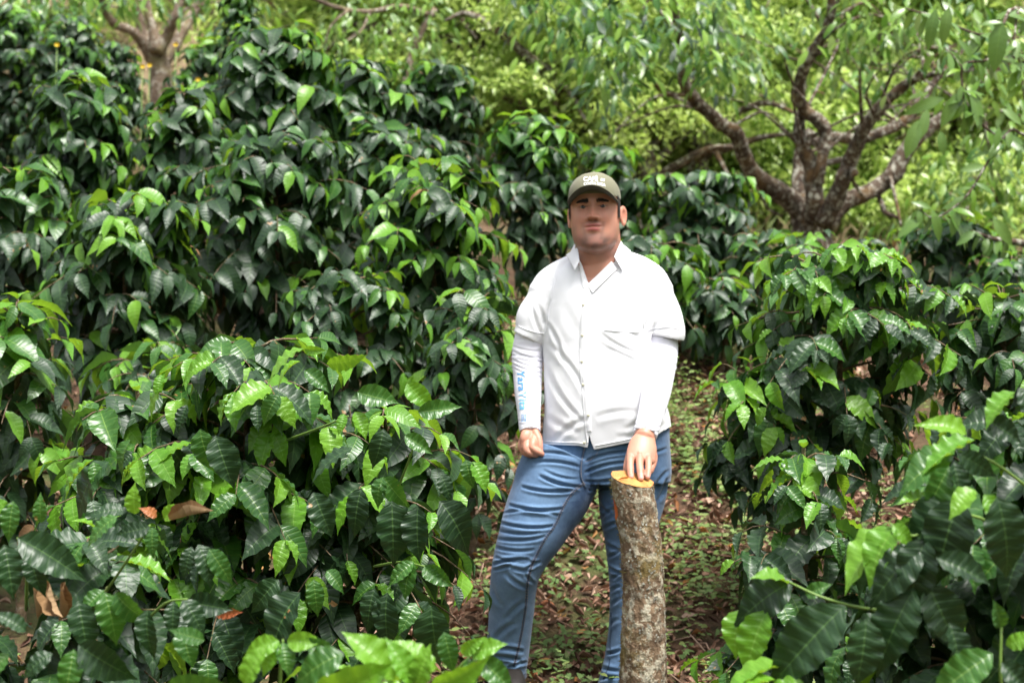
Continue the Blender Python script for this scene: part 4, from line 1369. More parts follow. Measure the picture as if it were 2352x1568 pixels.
mb.add(rows, [(i * 5 + k, i * 5 + k + 1, (i + 1) * 5 + k + 1, (i + 1) * 5 + k) for i in range(8) for k in range(4)])
link("bark_wound", mb.mesh("bark_wound", simple("raw_red_bark", (.50, .12, .03), .7, .3, .5, 90)), stump)
# flakes of lichen standing off the bark
mbf = MB()
r = random.Random(77)
for i in range(3400):
    t = r.random()
    zc = zt - .01 + (zb_ - zt) * t
    l, r_ = sc_(784 - zc * F / SY)
    cx, rad = ((l + r_) / 2 - 1176) / F * SY, (r_ - l) / 2 / F * SY
    a_ = r.uniform(0, 6.28)
    if noise.noise(Vector((math.cos(a_) * 2, math.sin(a_) * 2, zc * 14))) < .06: continue
    n_ = Vector((math.cos(a_), math.sin(a_), 0))
    tg = Vector((-n_.y, n_.x, 0))
    rw = rad * .955 * bark_r(Vector((0, 0, zc)), a_, t)
    p = Vector((cx, SY, zc + (cutz(cx + n_.x * rw, SY + n_.y * rw, cx, SY) - zt) * max(0, 1 - t / .25))) + Vector((n_.x * rw, n_.y * rw * .95, 0))
    s = r.uniform(.0014, .0048)
    pts = []
    for q in range(6):
        b_ = q * 1.047 + r.uniform(-.3, .3)
        pts.append(p + tg * math.cos(b_) * s * r.uniform(.6, 1.1) + Vector((0, 0, 1)) * math.sin(b_) * s * r.uniform(.6, 1.1) + n_ * (.0005 + s * .5 * r.random()))
    mbf.add([p + n_ * .001] + pts, [(0, q + 1, (q + 1) % 6 + 1) for q in range(6)])
fl = link("lichen", mbf.mesh("lichen", litter_mat("lichen_flake", [(0, (.42, .42, .36)), (.5, (.50, .49, .42)), (.8, (.32, .31, .22)), (1, (.22, .2, .12))], .9)), stump)
fl["kind"] = "stuff"
# moss tufts at the left edge
mbf = MB()
for i in range(500):
    zc = zt + (zb_ - zt) * r.random() ** 1.3
    l, r_ = sc_(784 - zc * F / SY)
    cx, rad = ((l + r_) / 2 - 1176) / F * SY, (r_ - l) / 2 / F * SY
    a_ = math.pi * r.uniform(.85, 1.2) if r.random() < .7 else r.uniform(0, 6.28)
    n_ = Vector((math.cos(a_), math.sin(a_), 0)); tg = Vector((-n_.y, n_.x, 0))
    p = Vector((cx, SY, zc)) + Vector((n_.x, n_.y * .95, 0)) * rad * .99
    e = n_ * r.uniform(.003, .010) + tg * r.gauss(0, .004) + Vector((0, 0, r.gauss(0, .004)))
    s_ = Vector((0, 0, .0011))
    mbf.add([p - s_, p + s_, p + e], [(0, 1, 2)])
fl = link("moss", mbf.mesh("moss", litter_mat("moss_tuft", [(0, (.16, .15, .04)), (1, (.28, .24, .09))], .9)), stump)
fl["kind"] = "stuff"

# ------------------------------------------------------------------ the man
SP = 6.0


def ring_loft(secs, per=6, seg=40, power=2.3, caps=True, ref=None):
    """secs: (cx,cy,cz, half width, half depth[, yaw]) horizontal-ish rings -> (V, F) closed"""
    C = catmull([list(s) + ([0.0] if len(s) == 5 else []) for s in secs], per)
    V = []
    for c in C:
        yaw = c[5]
        for k in range(seg):
            a_ = 2 * math.pi * k / seg
            ca, sa = math.cos(a_), math.sin(a_)
            e = 2 / power
            x = c[3] * math.copysign(abs(ca) ** e, ca)
            y = c[4] * math.copysign(abs(sa) ** e, sa)
            V.append((c[0] + x * math.cos(yaw) - y * math.sin(yaw), c[1] + x * math.sin(yaw) + y * math.cos(yaw), c[2]))
    return _close(V, len(C), seg)


def _close(V, n, seg):
    Q = []
    for i in range(n - 1):
        for k in range(seg):
            k2 = (k + 1) % seg
            Q.append((i * seg + k, (i + 1) * seg + k, (i + 1) * seg + k2, i * seg + k2))
    V = [tuple(v) for v in V]
    c0 = np.mean(np.array(V[:seg]), axis=0); c1 = np.mean(np.array(V[-seg:]), axis=0)
    V.append(tuple(c0)); V.append(tuple(c1))
    T = []
    for k in range(seg):
        k2 = (k + 1) % seg
        T.append((len(V) - 2, k, k2))
        T.append((len(V) - 1, (n - 1) * seg + k2, (n - 1) * seg + k))
    return V, Q, T


def limb_loft(secs, per=6, seg=28, ref=(0, -1, 0), round_ends=True):
    """secs: (x,y,z, r across, r depth): oriented along the path, 'depth' along ref"""
    C = catmull([list(s) for s in secs], per)
    pts = [Vector(c[:3]) for c in C]
    n = len(C)
    V = []
    rf = Vector(ref)
    rows = []
    for i, c in enumerate(C):
        t = (pts[min(n - 1, i + 1)] - pts[max(0, i - 1)]).normalized()
        dn = (rf - t * rf.dot(t)).normalized()
        ac = t.cross(dn)
        rows.append((pts[i], ac, dn, c[3], c[4], t))
    if round_ends:
        p, ac, dn, ra, rd, t = rows[0]
        pre = [(p - t * min(ra, rd) * math.sin(q), ac, dn, ra * math.cos(q), rd * math.cos(q), t) for q in (1.3, .9, .45)]
        p, ac, dn, ra, rd, t = rows[-1]
        post = [(p + t * min(ra, rd) * math.sin(q), ac, dn, ra * math.cos(q), rd * math.cos(q), t) for q in (.45, .9, 1.3)]
        rows = pre + rows + post
    for (p, ac, dn, ra, rd, t) in rows:
        for k in range(seg):
            a_ = 2 * math.pi * k / seg
            V.append(p + ac * math.cos(a_) * ra + dn * math.sin(a_) * rd)
    return _close(V, len(rows), seg)


def LP(*secs):
    """(u, v, Y, half width px, depth ratio) -> metric sections"""
    out_ = []
    for s in secs:
        q = P(s[0], s[1], s[2]); rr = s[3] / F * s[2]
        out_.append((q.x, q.y, q.z, rr, rr * (s[4] if len(s) > 4 else 1.0)))
    return out_


def union(parts, voxel, name):
    V, Fq = [], []
    for (v, q, t) in parts:
        o_ = len(V)
        V += [tuple(x) for x in v]
        Fq += [tuple(i + o_ for i in f) for f in q] + [tuple(i + o_ for i in f) for f in t]
    me = bpy.data.meshes.new(name)
    me.from_pydata(V, [], Fq)
    import bmesh
    bm = bmesh.new(); bm.from_mesh(me)
    bmesh.ops.recalc_face_normals(bm, faces=bm.faces)
    bm.to_mesh(me); bm.free()
    o = bpy.data.objects.new(name, me)
    col.objects.link(o)
    md = o.modifiers.new("remesh", 'REMESH')
    md.mode = 'VOXEL'
    md.voxel_size = voxel
    md.use_smooth_shade = True
    dg = bpy.context.evaluated_depsgraph_get()
    me2 = bpy.data.meshes.new_from_object(o.evaluated_get(dg))
    bpy.data.objects.remove(o)
    bpy.data.meshes.remove(me)
    me2.name = name
    return me2


def get_co(me):
    c = np.empty(len(me.vertices) * 3, dtype=np.float32); me.vertices.foreach_get("co", c)
    return c.reshape(-1, 3).astype(np.float64)


def set_co(me, c):
    me.vertices.foreach_set("co", c.astype(np.float32).ravel()); me.update()


def lap(me, it, lam=0.5, mask=None):
    e = np.empty(len(me.edges) * 2, dtype=np.int32); me.edges.foreach_get("vertices", e); e = e.reshape(-1, 2)
    c = get_co(me)
    deg = np.bincount(e.ravel(), minlength=len(c)).astype(float)[:, None]
    for _ in range(it):
        for l_ in (lam, -lam * 1.02):
            s = np.zeros_like(c)
            for ax in range(3):
                s[:, ax] = np.bincount(e[:, 0], weights=c[e[:, 1], ax], minlength=len(c)) + np.bincount(e[:, 1], weights=c[e[:, 0], ax], minlength=len(c))
            dlt = (s / np.maximum(deg, 1) - c) * l_
            if mask is not None: dlt *= mask[:, None]
            c = c + dlt
    set_co(me, c)


def normals(me):
    n = np.empty(len(me.vertices) * 3, dtype=np.float32); me.vertex_normals.foreach_get("vector", n)
    return n.reshape(-1, 3).astype(np.float64)


def uvpx(c):
    return 1176 + c[:, 0] / c[:, 1] * F, 784 - c[:, 2] / c[:, 1] * F


def nz(c, s, seed=0.0):
    """cheap vectorised smooth noise"""
    out_ = np.zeros(len(c))
    rg = np.random.default_rng(int(seed * 7 + 3))
    for k in range(7):
        d = rg.normal(size=3); d /= np.linalg.norm(d)
        out_ += np.sin((c @ d) * s * rg.uniform(.6, 1.6) + rg.uniform(0, 6.28))
    return out_ / 7


def creases(me, lst, front_only=True, base_depth=0.006):
    """lst: (u0,v0,u1,v1,width px,depth m) grooves (negative depth = ridge), fading at the ends"""
    c = get_co(me); n = normals(me)
    u, v = uvpx(c)
    d = np.zeros(len(c))
    for (u0, v0, u1, v1, w, dep) in lst:
        L2 = (u1 - u0) ** 2 + (v1 - v0) ** 2
        t = ((u - u0) * (u1 - u0) + (v - v0) * (v1 - v0)) / L2
        tc_ = np.clip(t, 0, 1)
        bend = 4 * tc_ * (1 - tc_) * math.sqrt(L2) * .06 * (1 if (u0 + v1) % 2 < 1 else -1)
        nx_, ny_ = -(v1 - v0) / math.sqrt(L2), (u1 - u0) / math.sqrt(L2)
        du, dv = u - (u0 + tc_ * (u1 - u0)) - nx_ * bend, v - (v0 + tc_ * (v1 - v0)) - ny_ * bend
        off = du * nx_ + dv * ny_
        dist = np.sqrt(du ** 2 + dv ** 2)
        prof = -np.exp(-(dist / w) ** 2) + .75 * np.exp(-((dist - 1.7 * w) / (1.1 * w)) ** 2) * (np.abs(off) > 0)
        d += dep * prof * np.sin(np.pi * np.clip(t * .92 + .04, 0, 1)) ** .5 * ((t > -.3) & (t < 1.3))
    if front_only:
        d *= np.clip(-n[:, 1] * 1.6 + .25, 0, 1)
    set_co(me, c + n * d[:, None])


def parent_mesh(name, me, mat, parent, smooth_=True):
    me.materials.clear() if len(me.materials) else None
    me.materials.append(mat)
    if smooth_:
        me.polygons.foreach_set("use_smooth", np.ones(len(me.polygons), dtype=bool))
    return link(name, me, parent)


def delete_faces(me, vmask):
    """drop the faces all of whose vertices are masked"""
    import bmesh
    bm = bmesh.new(); bm.from_mesh(me)
    bm.verts.ensure_lookup_table()
    dv = [v_ for v_ in bm.verts if vmask[v_.index]]
    bmesh.ops.delete(bm, geom=dv, context='VERTS')
    bm.to_mesh(me); bm.free()


def bvh(me):
    return BVHTree.FromPolygons([tuple(v.co) for v in me.vertices], [tuple(p.vertices) for p in me.polygons])


def hit(bv, u, v, off=0.0, maxY=7.5):
    d = P(u, v, 1.0).normalized()
    h_ = bv.ray_cast(Vector((0, 0, 0)), d, 20)
    if h_[0] is None or h_[0].y > maxY: return None
    return h_[0] - d * off, h_[1]


def ribbon(name, bv, path, w, th, mat, parent, per=6, off=0.001, taper=False):
    """thin raised strip following a surface along a pixel path"""
    C = catmull([list(p) for p in path], per)
    mb_ = MB(); L_, R_ = [], []
    V = []
    rows = 0
    for i, c in enumerate(C):
        a_, b_ = C[max(0, i - 1)], C[min(len(C) - 1, i + 1)]
        d = np.array([b_[0] - a_[0], b_[1] - a_[1]]); d = d / max(1e-6, np.linalg.norm(d))
        nrm = np.array([-d[1], d[0]])
        ww = w * (math.sin(math.pi * (i + .5) / len(C)) ** .5 if taper else 1)
        row = []
        for s, o_ in ((-1, -.001), (-.8, th), (0, th * 1.15), (.8, th), (1, -.001)):
            h_ = hit(bv, c[0] + nrm[0] * s * ww / 2, c[1] + nrm[1] * s * ww / 2, off + o_)
            row.append(h_[0] if h_ else None)
        if any(x is None for x in row): continue
        V += row; rows += 1
    if rows < 2: return None
    mb_.add(V, [(i * 5 + k, i * 5 + k + 1, (i + 1) * 5 + k + 1, (i + 1) * 5 + k) for i in range(rows - 1) for k in range(4)])
    return link(name, mb_.mesh(name, mat), parent)


def patch(name, bv, corners, n1, n2, off, mat, parent, thick=.0025, bulge=0.0):
    """four-sided solid flap laid over a surface; corners: (u,v[,extra offset]) in order"""
    c = [tuple(q) + (0.0,) * (3 - len(q)) for q in corners]
    front, back = [], []
    lastY = None
    for i in range(n1 + 1):
        s = i / n1
        for j in range(n2 + 1):
            t = j / n2
            q = [(1 - s) * (1 - t) * c[0][k] + s * (1 - t) * c[1][k] + s * t * c[2][k] + (1 - s) * t * c[3][k] for k in range(3)]
            h_ = hit(bv, q[0], q[1], 0)
            Y = h_[0].y if h_ else (lastY or SP)
            lastY = Y
            Y -= off + q[2] + bulge * math.sin(math.pi * s) * math.sin(math.pi * t)
            front.append(P(q[0], q[1], Y)); back.append(P(q[0], q[1], Y + thick))
    # soften depth
    m_ = n2 + 1
    Ys = np.array([f.y for f in front]).reshape(n1 + 1, m_)
    for _ in range(2):
        Z = np.pad(Ys, 1, mode='edge')
        Ys = (Z[1:-1, 1:-1] * 2 + Z[:-2, 1:-1] + Z[2:, 1:-1] + Z[1:-1, :-2] + Z[1:-1, 2:]) / 6
    for k, (f, b_) in enumerate(zip(front, back)):
        yy = Ys.ravel()[k]
        f *= yy / f.y; b_ *= (yy + thick) / b_.y
    V = front + back
    N = len(front)
    Q = []
    for i in range(n1):
        for j in range(n2):
            a_ = i * m_ + j
            Q.append((a_, a_ + 1, a_ + m_ + 1, a_ + m_))
            Q.append((N + a_ + m_, N + a_ + m_ + 1, N + a_ + 1, N + a_))
    def edge(seq):
        for a_, b_ in zip(seq, seq[1:]): Q.append((a_, b_, N + b_, N + a_))
    edge([j for j in range(m_)]); edge([i * m_ + n2 for i in range(n1 + 1)])
    edge([n1 * m_ + j for j in range(m_)]); edge([i * m_ for i in range(n1 + 1)])
    mb_ = MB(); mb_.add(V, Q)
    return link(name, mb_.mesh(name, mat, smooth_shade=True), parent)


# --- materials of the man
m, nt, out = new_mat("skin")
g = NT(nt)
att = g.node("ShaderNodeVertexColor", _layer_name="tone")
geo = g.node("ShaderNodeNewGeometry")
n_ = g.noise(geo.outputs["Position"], 220, 3)
c = g.mix(g.math('MULTIPLY', n_, .22), att.outputs[0], (.34, .13, .09))
c = g.mix(g.math('MULTIPLY', g.ramp(g.noise(geo.outputs['Position'], 38, 4), [(.42, 0.0), (.66, 1.0)]), .25), c, (.56, .20, .14))
b = g.node("ShaderNodeBsdfPrincipled", Base__Color=c, Roughness=.46, Normal=g.bump(n_, .25, .0008))
b.inputs["Specular IOR Level"].default_value = .42
b.inputs["Subsurface Weight"].default_value = .12
b.inputs["Subsurface Radius"].default_value = (1.0, .35, .2)
b.inputs["Subsurface Scale"].default_value = .012
nt.links.new(b.outputs[0], out.inputs[0])
M_SKIN = m


def cloth(name, c, rough=.85, bump=.25, scale=900, sheen=.1, spec=.2):
    m, nt, out = new_mat(name)
    g = NT(nt)
    geo = g.node("ShaderNodeNewGeometry")
    n = g.noise(geo.outputs["Position"], scale, 2)
    n2 = g.noise(geo.outputs["Position"], 28, 4)
    cc = g.mix(g.math('MULTIPLY', n, .12), c, tuple(x * .8 for x in c))
    b = g.node("ShaderNodeBsdfPrincipled", Base__Color=cc, Roughness=rough,
               Normal=g.bump(g.math('ADD', g.math('MULTIPLY', n, .2), g.math('MULTIPLY', n2, .45)), bump, .004))
    b.inputs["Specular IOR Level"].default_value = spec
    b.inputs["Sheen Weight"].default_value = sheen
    nt.links.new(b.outputs[0], out.inputs[0])
    return m


M_SHIRT = cloth("white_shirt_cotton", (.78, .78, .81), bump=.22)
M_TRIM = cloth("white_shirt_seam", (.74, .74, .79), bump=.3)
M_SLEEVE = cloth("white_lycra", (.76, .75, .83), rough=.55, bump=.08, spec=.35)
M_CAP = cloth("olive_cap_cotton", (.175, .170, .112), bump=.2)
M_CAPU = cloth("olive_cap_underside", (.045, .048, .035), bump=.1)
M_SEAM = simple("denim_seam_dark", (.045, .075, .130), .8, .2, .5, 300)
M_STITCH = simple("denim_stitch", (.36, .27, .22), .8, .2)
M_HAIR = simple("black_hair", (.014, .011, .010), .6, .4, .4, 300, bump=.6)
M_TEXT = simple("white_embroidery", (.82, .82, .82), .7, .3)
M_PRINT = simple("blue_print", (.10, .32, .62), .6, .3)
M_PRINT2 = simple("light_blue_print", (.16, .52, .78), .6, .3)
M_EYE = simple("eye_white", (.30, .26, .24), .25, .5)
M_IRIS = simple("eye_dark_brown", (.02, .012, .008), .15, .6)
M_BUTTON = simple("cream_button", (.62, .60, .45), .35, .5)
M_BOOT = simple("dark_boot_leather", (.018, .015, .013), .6, .2, .4, 60)

m, nt, out = new_mat("blue_denim")
g = NT(nt)
att = g.node("ShaderNodeVertexColor", _layer_name="wear_shade")
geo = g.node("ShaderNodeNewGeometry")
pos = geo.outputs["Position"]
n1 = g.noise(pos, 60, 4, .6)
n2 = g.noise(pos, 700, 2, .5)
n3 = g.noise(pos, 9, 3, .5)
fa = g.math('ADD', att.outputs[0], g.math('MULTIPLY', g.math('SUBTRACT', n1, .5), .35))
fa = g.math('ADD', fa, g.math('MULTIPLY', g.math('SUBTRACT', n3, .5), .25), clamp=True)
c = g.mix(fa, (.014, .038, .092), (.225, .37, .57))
c = g.mix(g.math('MULTIPLY', n2, .35), c, (.02, .04, .09))
b = g.node("ShaderNodeBsdfPrincipled", Base__Color=c, Roughness=.9, Normal=g.bump(g.math('ADD', g.math('MULTIPLY', n2, .3), n1), .35, .003))
b.inputs["Specular IOR Level"].default_value = .15
b.inputs["Sheen Weight"].default_value = .15
nt.links.new(b.outputs[0], out.inputs[0])
M_DENIM = m


def tone_attr(me, name, arr):
    a_ = me.color_attributes.new(name=name, type='FLOAT_COLOR', domain='POINT')
    d = np.ones((len(me.vertices), 4), dtype=np.float32)
    d[:, :3] = arr
    a_.data.foreach_set("color", d.ravel())
# --- the man: head
HO = P(1366, 482.0, 5.99)                       # between the eyes, on the ear axis
HROT = Matrix.Rotation(R(-2.0), 3, 'Y') @ Matrix.Rotation(R(-7), 3, 'Z') @ Matrix.Rotation(R(-5), 3, 'X')


def interp(T, z):
    if z <= T[0][0]: return T[0][1:]
    for a_, b_ in zip(T, T[1:]):
        if z <= b_[0]:
            t = (z - a_[0]) / (b_[0] - a_[0]); t2 = t
            return tuple(p + (q - p) * t2 for p, q in zip(a_[1:], b_[1:]))
    return T[-1][1:]


HT = [(-.158, .004, .046, .0), (-.155, .028, .072, .01), (-.147, .045, .088, .028), (-.130, .062, .0965, .045), (-.106, .0725, .0965, .06), (-.074, .0785, .0935, .074),
      (-.045, .0805, .0925, .083), (-.02, .0815, .092, .09), (.0, .082, .0915, .094), (.02, .082, .095, .096), (.045, .080, .094, .096),
      (.07, .071, .084, .088), (.09, .057, .066, .07), (.103, .040, .045, .05), (.112, .018, .02, .025), (.114, .002, .002, .002)]


HT_raw = HT
_zz = np.linspace(-.158, .114, 200)
_tb = np.array([interp(HT_raw, z) for z in _zz])
for _ in range(26):
    _p = np.pad(_tb, ((1, 1), (0, 0)), mode='edge'); _tb[1:-1] = (_p[:-2] + _p[1:-1] * 2 + _p[2:])[1:-1] / 4
HT = [(float(z), *map(float, t)) for z, t in zip(_zz, _tb)]


def G(x, z, x0, z0, sx_, sz_):
    return math.exp(-((x - x0) / sx_) ** 2 - ((z - z0) / sz_) ** 2)


def feat(x, z):
    """forward relief of the face"""
    d = 0.0
    ax = abs(x)
    if z < 0: z = z / (1.06 + .10 * smooth((-z - .075) / .05))
    # nose: bridge to tip
    if z < .022 and z > -.060:
        t = min(1, max(0, (.014 - z) / .052))
        hgt = .005 + .018 * t ** 1.3
        sg = .0095 + .0050 * t
        cut = smooth((z + .0475) / .0085)
        top = smooth((.022 - z) / .016)
        d += hgt * math.exp(-(x / sg) ** 2) * cut * top
    d += .0060 * G(x, z, 0, -.034, .0115, .0095)
    d += .0125 * G(ax, z, .0165, -.0385, .0070, .0078)            # wings
    d -= .006 * G(ax, z, .0085, -.0465, .0042, .003)             # nostrils
    d += .0075 * G(ax, z, .028, .0185, .022, .0075)                  # brow
    d -= .0160 * G(ax, z, .030, .001, .0175, .0125)               # socket
    d += .0100 * G(ax, z, .0315, -.0015, .0125, .0085)               # lids
    am = 1 - ((ax - .0315) / .0180) ** 2
    if am > 0 and abs(z + .0030) < .0031 * am: d -= .0050        # eye slit
    # lips
    d += .0075 * G(x, z, 0, -.0605, .020, .0048)
    d += .0095 * G(x, z, 0, -.0735, .0175, .0058)
    d -= .0065 * math.exp(-(x / .025) ** 4) * math.exp(-((z + .0665 - .0012 * math.cos(x * 180)) / .0019) ** 2)
    d -= .0032 * G(x, z, 0, -.0855, .018, .006)
    d -= .0015 * G(x, z, 0, -.053, .0035, .006)
    d += .0022 * G(x, z, 0, -.106, .026, .014)
    d += .0050 * G(ax, z, .043, -.036, .018, .018)
    d -= .0020 * G(ax, z, .030, -.062, .0055, .012)
    return d


def head_mesh(nring=150, seg=200, grow=0.0):
    V = []
    for i in range(nring):
        t = i / (nring - 1)
        z = -.158 + .272 * (.5 - .5 * math.cos(math.pi * t))
        wx, yf, yb = interp(HT, z)
        for k in range(seg):
            a_ = 2 * math.pi * k / seg - math.pi / 2
            ca, sa = math.cos(a_), math.sin(a_)
            pw = 2.25
            x = (wx + grow) * math.copysign(abs(ca) ** (2 / pw), ca)
            y = ((yf if sa < 0 else yb) + grow) * math.copysign(abs(sa) ** (2 / pw), sa)
            if sa < 0:
                y -= feat(x, z) * smooth(-sa * 2.2)
            V.append(HO + HROT @ Vector((x, y, z)))
    return _close(V, nring, seg)


parts = [head_mesh()]
# ears: a dished shell each
for sg in (-1, 1):
    V = []
    n1_, n2_ = 26, 28
    for i in range(n1_ + 1):
        th = math.pi * i / n1_
        for k in range(n2_):
            a_ = 2 * math.pi * k / n2_
            ex = .0065 * math.cos(th)                   # thickness (outwards)
            q1 = math.sin(th) * math.cos(a_) * .018        # front-back
            q2 = math.sin(th) * math.sin(a_) * .032         # up
            q1 *= 1 + .25 * (q2 / .032)
            rim = math.hypot(q1 / .018, q2 / .032)
            if ex > 0: ex -= .0075 * math.exp(-(rim / .55) ** 4)
            p = Vector((sg * ((.0885 if sg > 0 else .083) + ex + (.55 if sg > 0 else .3) * (q1 + .010)), .006 + q1, -.024 + q2 * 1.08))
            V.append(HO + HROT @ p)
    Q = [(i * n2_ + k, (i + 1) * n2_ + k, (i + 1) * n2_ + (k + 1) % n2_, i * n2_ + (k + 1) % n2_) for i in range(n1_) for k in range(n2_)]
    parts.append((V, Q, []))
# neck, under-chin, chest and shoulders under the shirt
parts.append(limb_loft(LP((1371, 500, 6.02, 48, 1.0), (1373, 535, 6.01, 51, 1.0), (1374, 565, 6.01, 53, 1.0), (1374, 595, 6.02, 60, .95), (1374, 640, 6.03, 80, .8)), 5, 48))
parts.append(limb_loft(LP((1362, 560, 5.945, 34, .75), (1366, 574, 5.965, 43, .75), (1370, 592, 5.99, 50, .8)), 4, 32))
TY = R(-11)
TW = [  # u centre, v, half width px, half depth m
    (1376, 590, 58, .066), (1378, 606, 84, .080), (1378, 630, 112, .098), (1376, 665, 128, .116), (1374, 710, 132, .127), (1371, 760, 128, .132), (1374, 820, 126, .135),
    (1382, 880, 133, .140), (1392, 940, 142, .146), (1394, 1000, 147, .148), (1392, 1060, 146, .146)]


def torso(shrink=0.0, vmax=1e9, hem=None, seg=200, per=5, yoff=0.0):
    secs = []
    for (u, v, hw, hd) in TW:
        if v > vmax: break
        q = P(u, v, 6.03)
        belly = .012 * math.exp(-((v - 920) / 90) ** 2)
        secs.append((q.x, q.y - belly + yoff, q.z, hw / F * 6.03 - shrink, hd - shrink, TY))
    return ring_loft(secs, per, seg, 2.35)


parts.append(torso(.010, vmax=1010, seg=90))
# shoulders / upper arms / forearms (sleeves cover them)
AR = [(1264, 672, 6.03, 33), (1238, 705, 6.04, 36), (1219, 770, 6.05, 36), (1212, 815, 6.05, 36.5), (1212, 862, 6.03, 33.5), (1213, 905, 6.00, 30.5), (1215, 950, 5.97, 26.5), (1217, 990, 5.95, 24.5)]
AL = [(1492, 668, 6.02, 34), (1512, 700, 6.03, 38), (1520, 760, 6.03, 37), (1520, 815, 6.00, 36.5), (1514, 860, 5.93, 35), (1506, 905, 5.84, 33.5), (1495, 950, 5.76, 30), (1481, 1000, 5.68, 27.5)]
for A_ in (AR, AL):
    parts.append(limb_loft(LP(*[(a_[0], a_[1], a_[2], a_[3] - 3.5) for a_ in A_]), 5, 36))

# left hand (picture right): resting on the cut trunk, fingertips down
HYt = 5.575


def topz(u, Y):
    x = (u - 1176) / F * Y
    return cutz(x, Y, tcx, SY)


def at(u, v, Y): return P(u, v, Y)


def finger(pts):
    return limb_loft(LP(*pts), 5, 20)


hp = []
hp.append(limb_loft(LP((1482, 985, 5.70, 20, .85), (1481, 1003, 5.68, 24, .75), (1477, 1022, 5.655, 32, .58), (1474, 1040, 5.635, 34.5, .50), (1472, 1053, 5.62, 34, .42)), 5, 40))
hp.append(finger([(1451, 1040, 5.63, 9.3, .95), (1448, 1055, 5.605, 9.0), (1447.5, 1068, 5.588, 8.3), (1448, 1077, 5.577, 8.5, .95), (1448.5, 1087, 5.565, 7.7), (1449.5, 1094, 5.558, 6.6)]))
hp.append(finger([(1469, 1040, 5.625, 9.6, .95), (1469, 1057, 5.600, 9.3), (1469.5, 1070, 5.580, 8.6), (1470.5, 1079, 5.568, 8.8, .95), (1471.5, 1090, 5.555, 8.0), (1472.5, 1098, 5.545, 6.8)]))
hp.append(finger([(1487, 1042, 5.63, 9.2, .95), (1489.5, 1056, 5.605, 8.6), (1489.5, 1068, 5.588, 8.0), (1489.5, 1077, 5.578, 8.1, .95), (1488.5, 1087, 5.565, 7.3), (1487.5, 1094.5, 5.558, 6.4)]))
hp.append(finger([(1499, 1035, 5.65, 9.5), (1502, 1050, 5.640, 8.8), (1501, 1062, 5.630, 8), (1497, 1074, 5.618, 7.4), (1495, 1082, 5.612, 6.2)]))
hp.append(finger([(1459, 1020, 5.67, 12, .8), (1450, 1040, 5.665, 11), (1443, 1060, 5.645, 9.6), (1440, 1075, 5.63, 9), (1441, 1086, 5.62, 7.2)]))
# knuckles
for (u, v, Y) in [(1451, 1046, 5.612), (1469, 1046, 5.604), (1486, 1047, 5.612), (1499, 1043, 5.634)]:
    hp.append(limb_loft(LP((u, v - 6, Y + .008, 6, .8), (u, v + 1, Y + .006, 7.2, .8), (u, v + 8, Y + .004, 6, .8)), 3, 14))
parts += hp
# right hand (picture left): hanging relaxed, curled
hr = []
hr.append(limb_loft(LP((1217, 978, 5.955, 18, .85), (1217, 995, 5.945, 21.5, .75), (1215, 1008, 5.93, 25, .62), (1212, 1020, 5.925, 22, .6), (1209, 1030, 5.92, 17, .6)), 5, 36, ref=(.75, -1, 0)))
hr.append(finger([(1226, 1003, 5.92, 8.5), (1224, 1017, 5.90, 9), (1223, 1027, 5.892, 9), (1230, 1034, 5.888, 8), (1239, 1039, 5.889, 7.2), (1245, 1042, 5.892, 6)]))
hr.append(finger([(1214, 1010, 5.92, 8.5), (1210, 1024, 5.90, 9), (1210, 1034, 5.894, 8.7), (1218, 1040, 5.893, 8), (1227, 1043, 5.9, 7.2), (1233, 1045, 5.905, 6)]))
hr.append(finger([(1205, 1012, 5.935, 8), (1201, 1025, 5.925, 8.5), (1202, 1035, 5.92, 8), (1210, 1041, 5.915, 7.5), (1219, 1045, 5.92, 6.5)]))
hr.append(finger([(1199, 1010, 5.95, 7.5), (1196, 1021, 5.945, 7.6), (1197, 1029, 5.94, 7.2), (1204, 1036, 5.94, 6.6), (1211, 1040, 5.94, 5.8)]))
hr.append(finger([(1229, 993, 5.93, 10), (1236, 1006, 5.915, 9.2), (1239, 1018, 5.905, 8.2), (1240, 1027, 5.90, 7.6), (1242, 1034, 5.898, 6)]))
parts += hr

body = union(parts, .0021, "person")
lap(body, 2, .5)
_c = get_co(body)
_u, _v = uvpx(_c)
_h = (_c - np.array(HO)) @ np.array(HROT.inverted()).T
_m = np.clip((-.118 - _h[:, 2]) / .02, 0, 1) * (_v < 680) + .0
lap(body, 60, .6, mask=np.clip(_m, 0, 1))
co = get_co(body)
# vertex tones in head space
Hinv = np.array(HROT.inverted())
hl = (co - np.array(HO)) @ Hinv.T
X_, Y_, Z_ = hl[:, 0], hl[:, 1], hl[:, 2].copy()
Z_ = np.where(Z_ < 0, Z_ / (1.06 + .10 * np.clip((-Z_ - .075) / .05, 0, 1)), Z_)
tone = np.tile(np.array([.50, .245, .165]), (len(co), 1))
u_, v_ = uvpx(co)
inhead = (Z_ > -.19) & (v_ < 640)


def blend(mask, c_):
    global tone
    mk = np.clip(mask, 0, 1)[:, None]
    tone = tone * (1 - mk) + np.array(c_) * mk


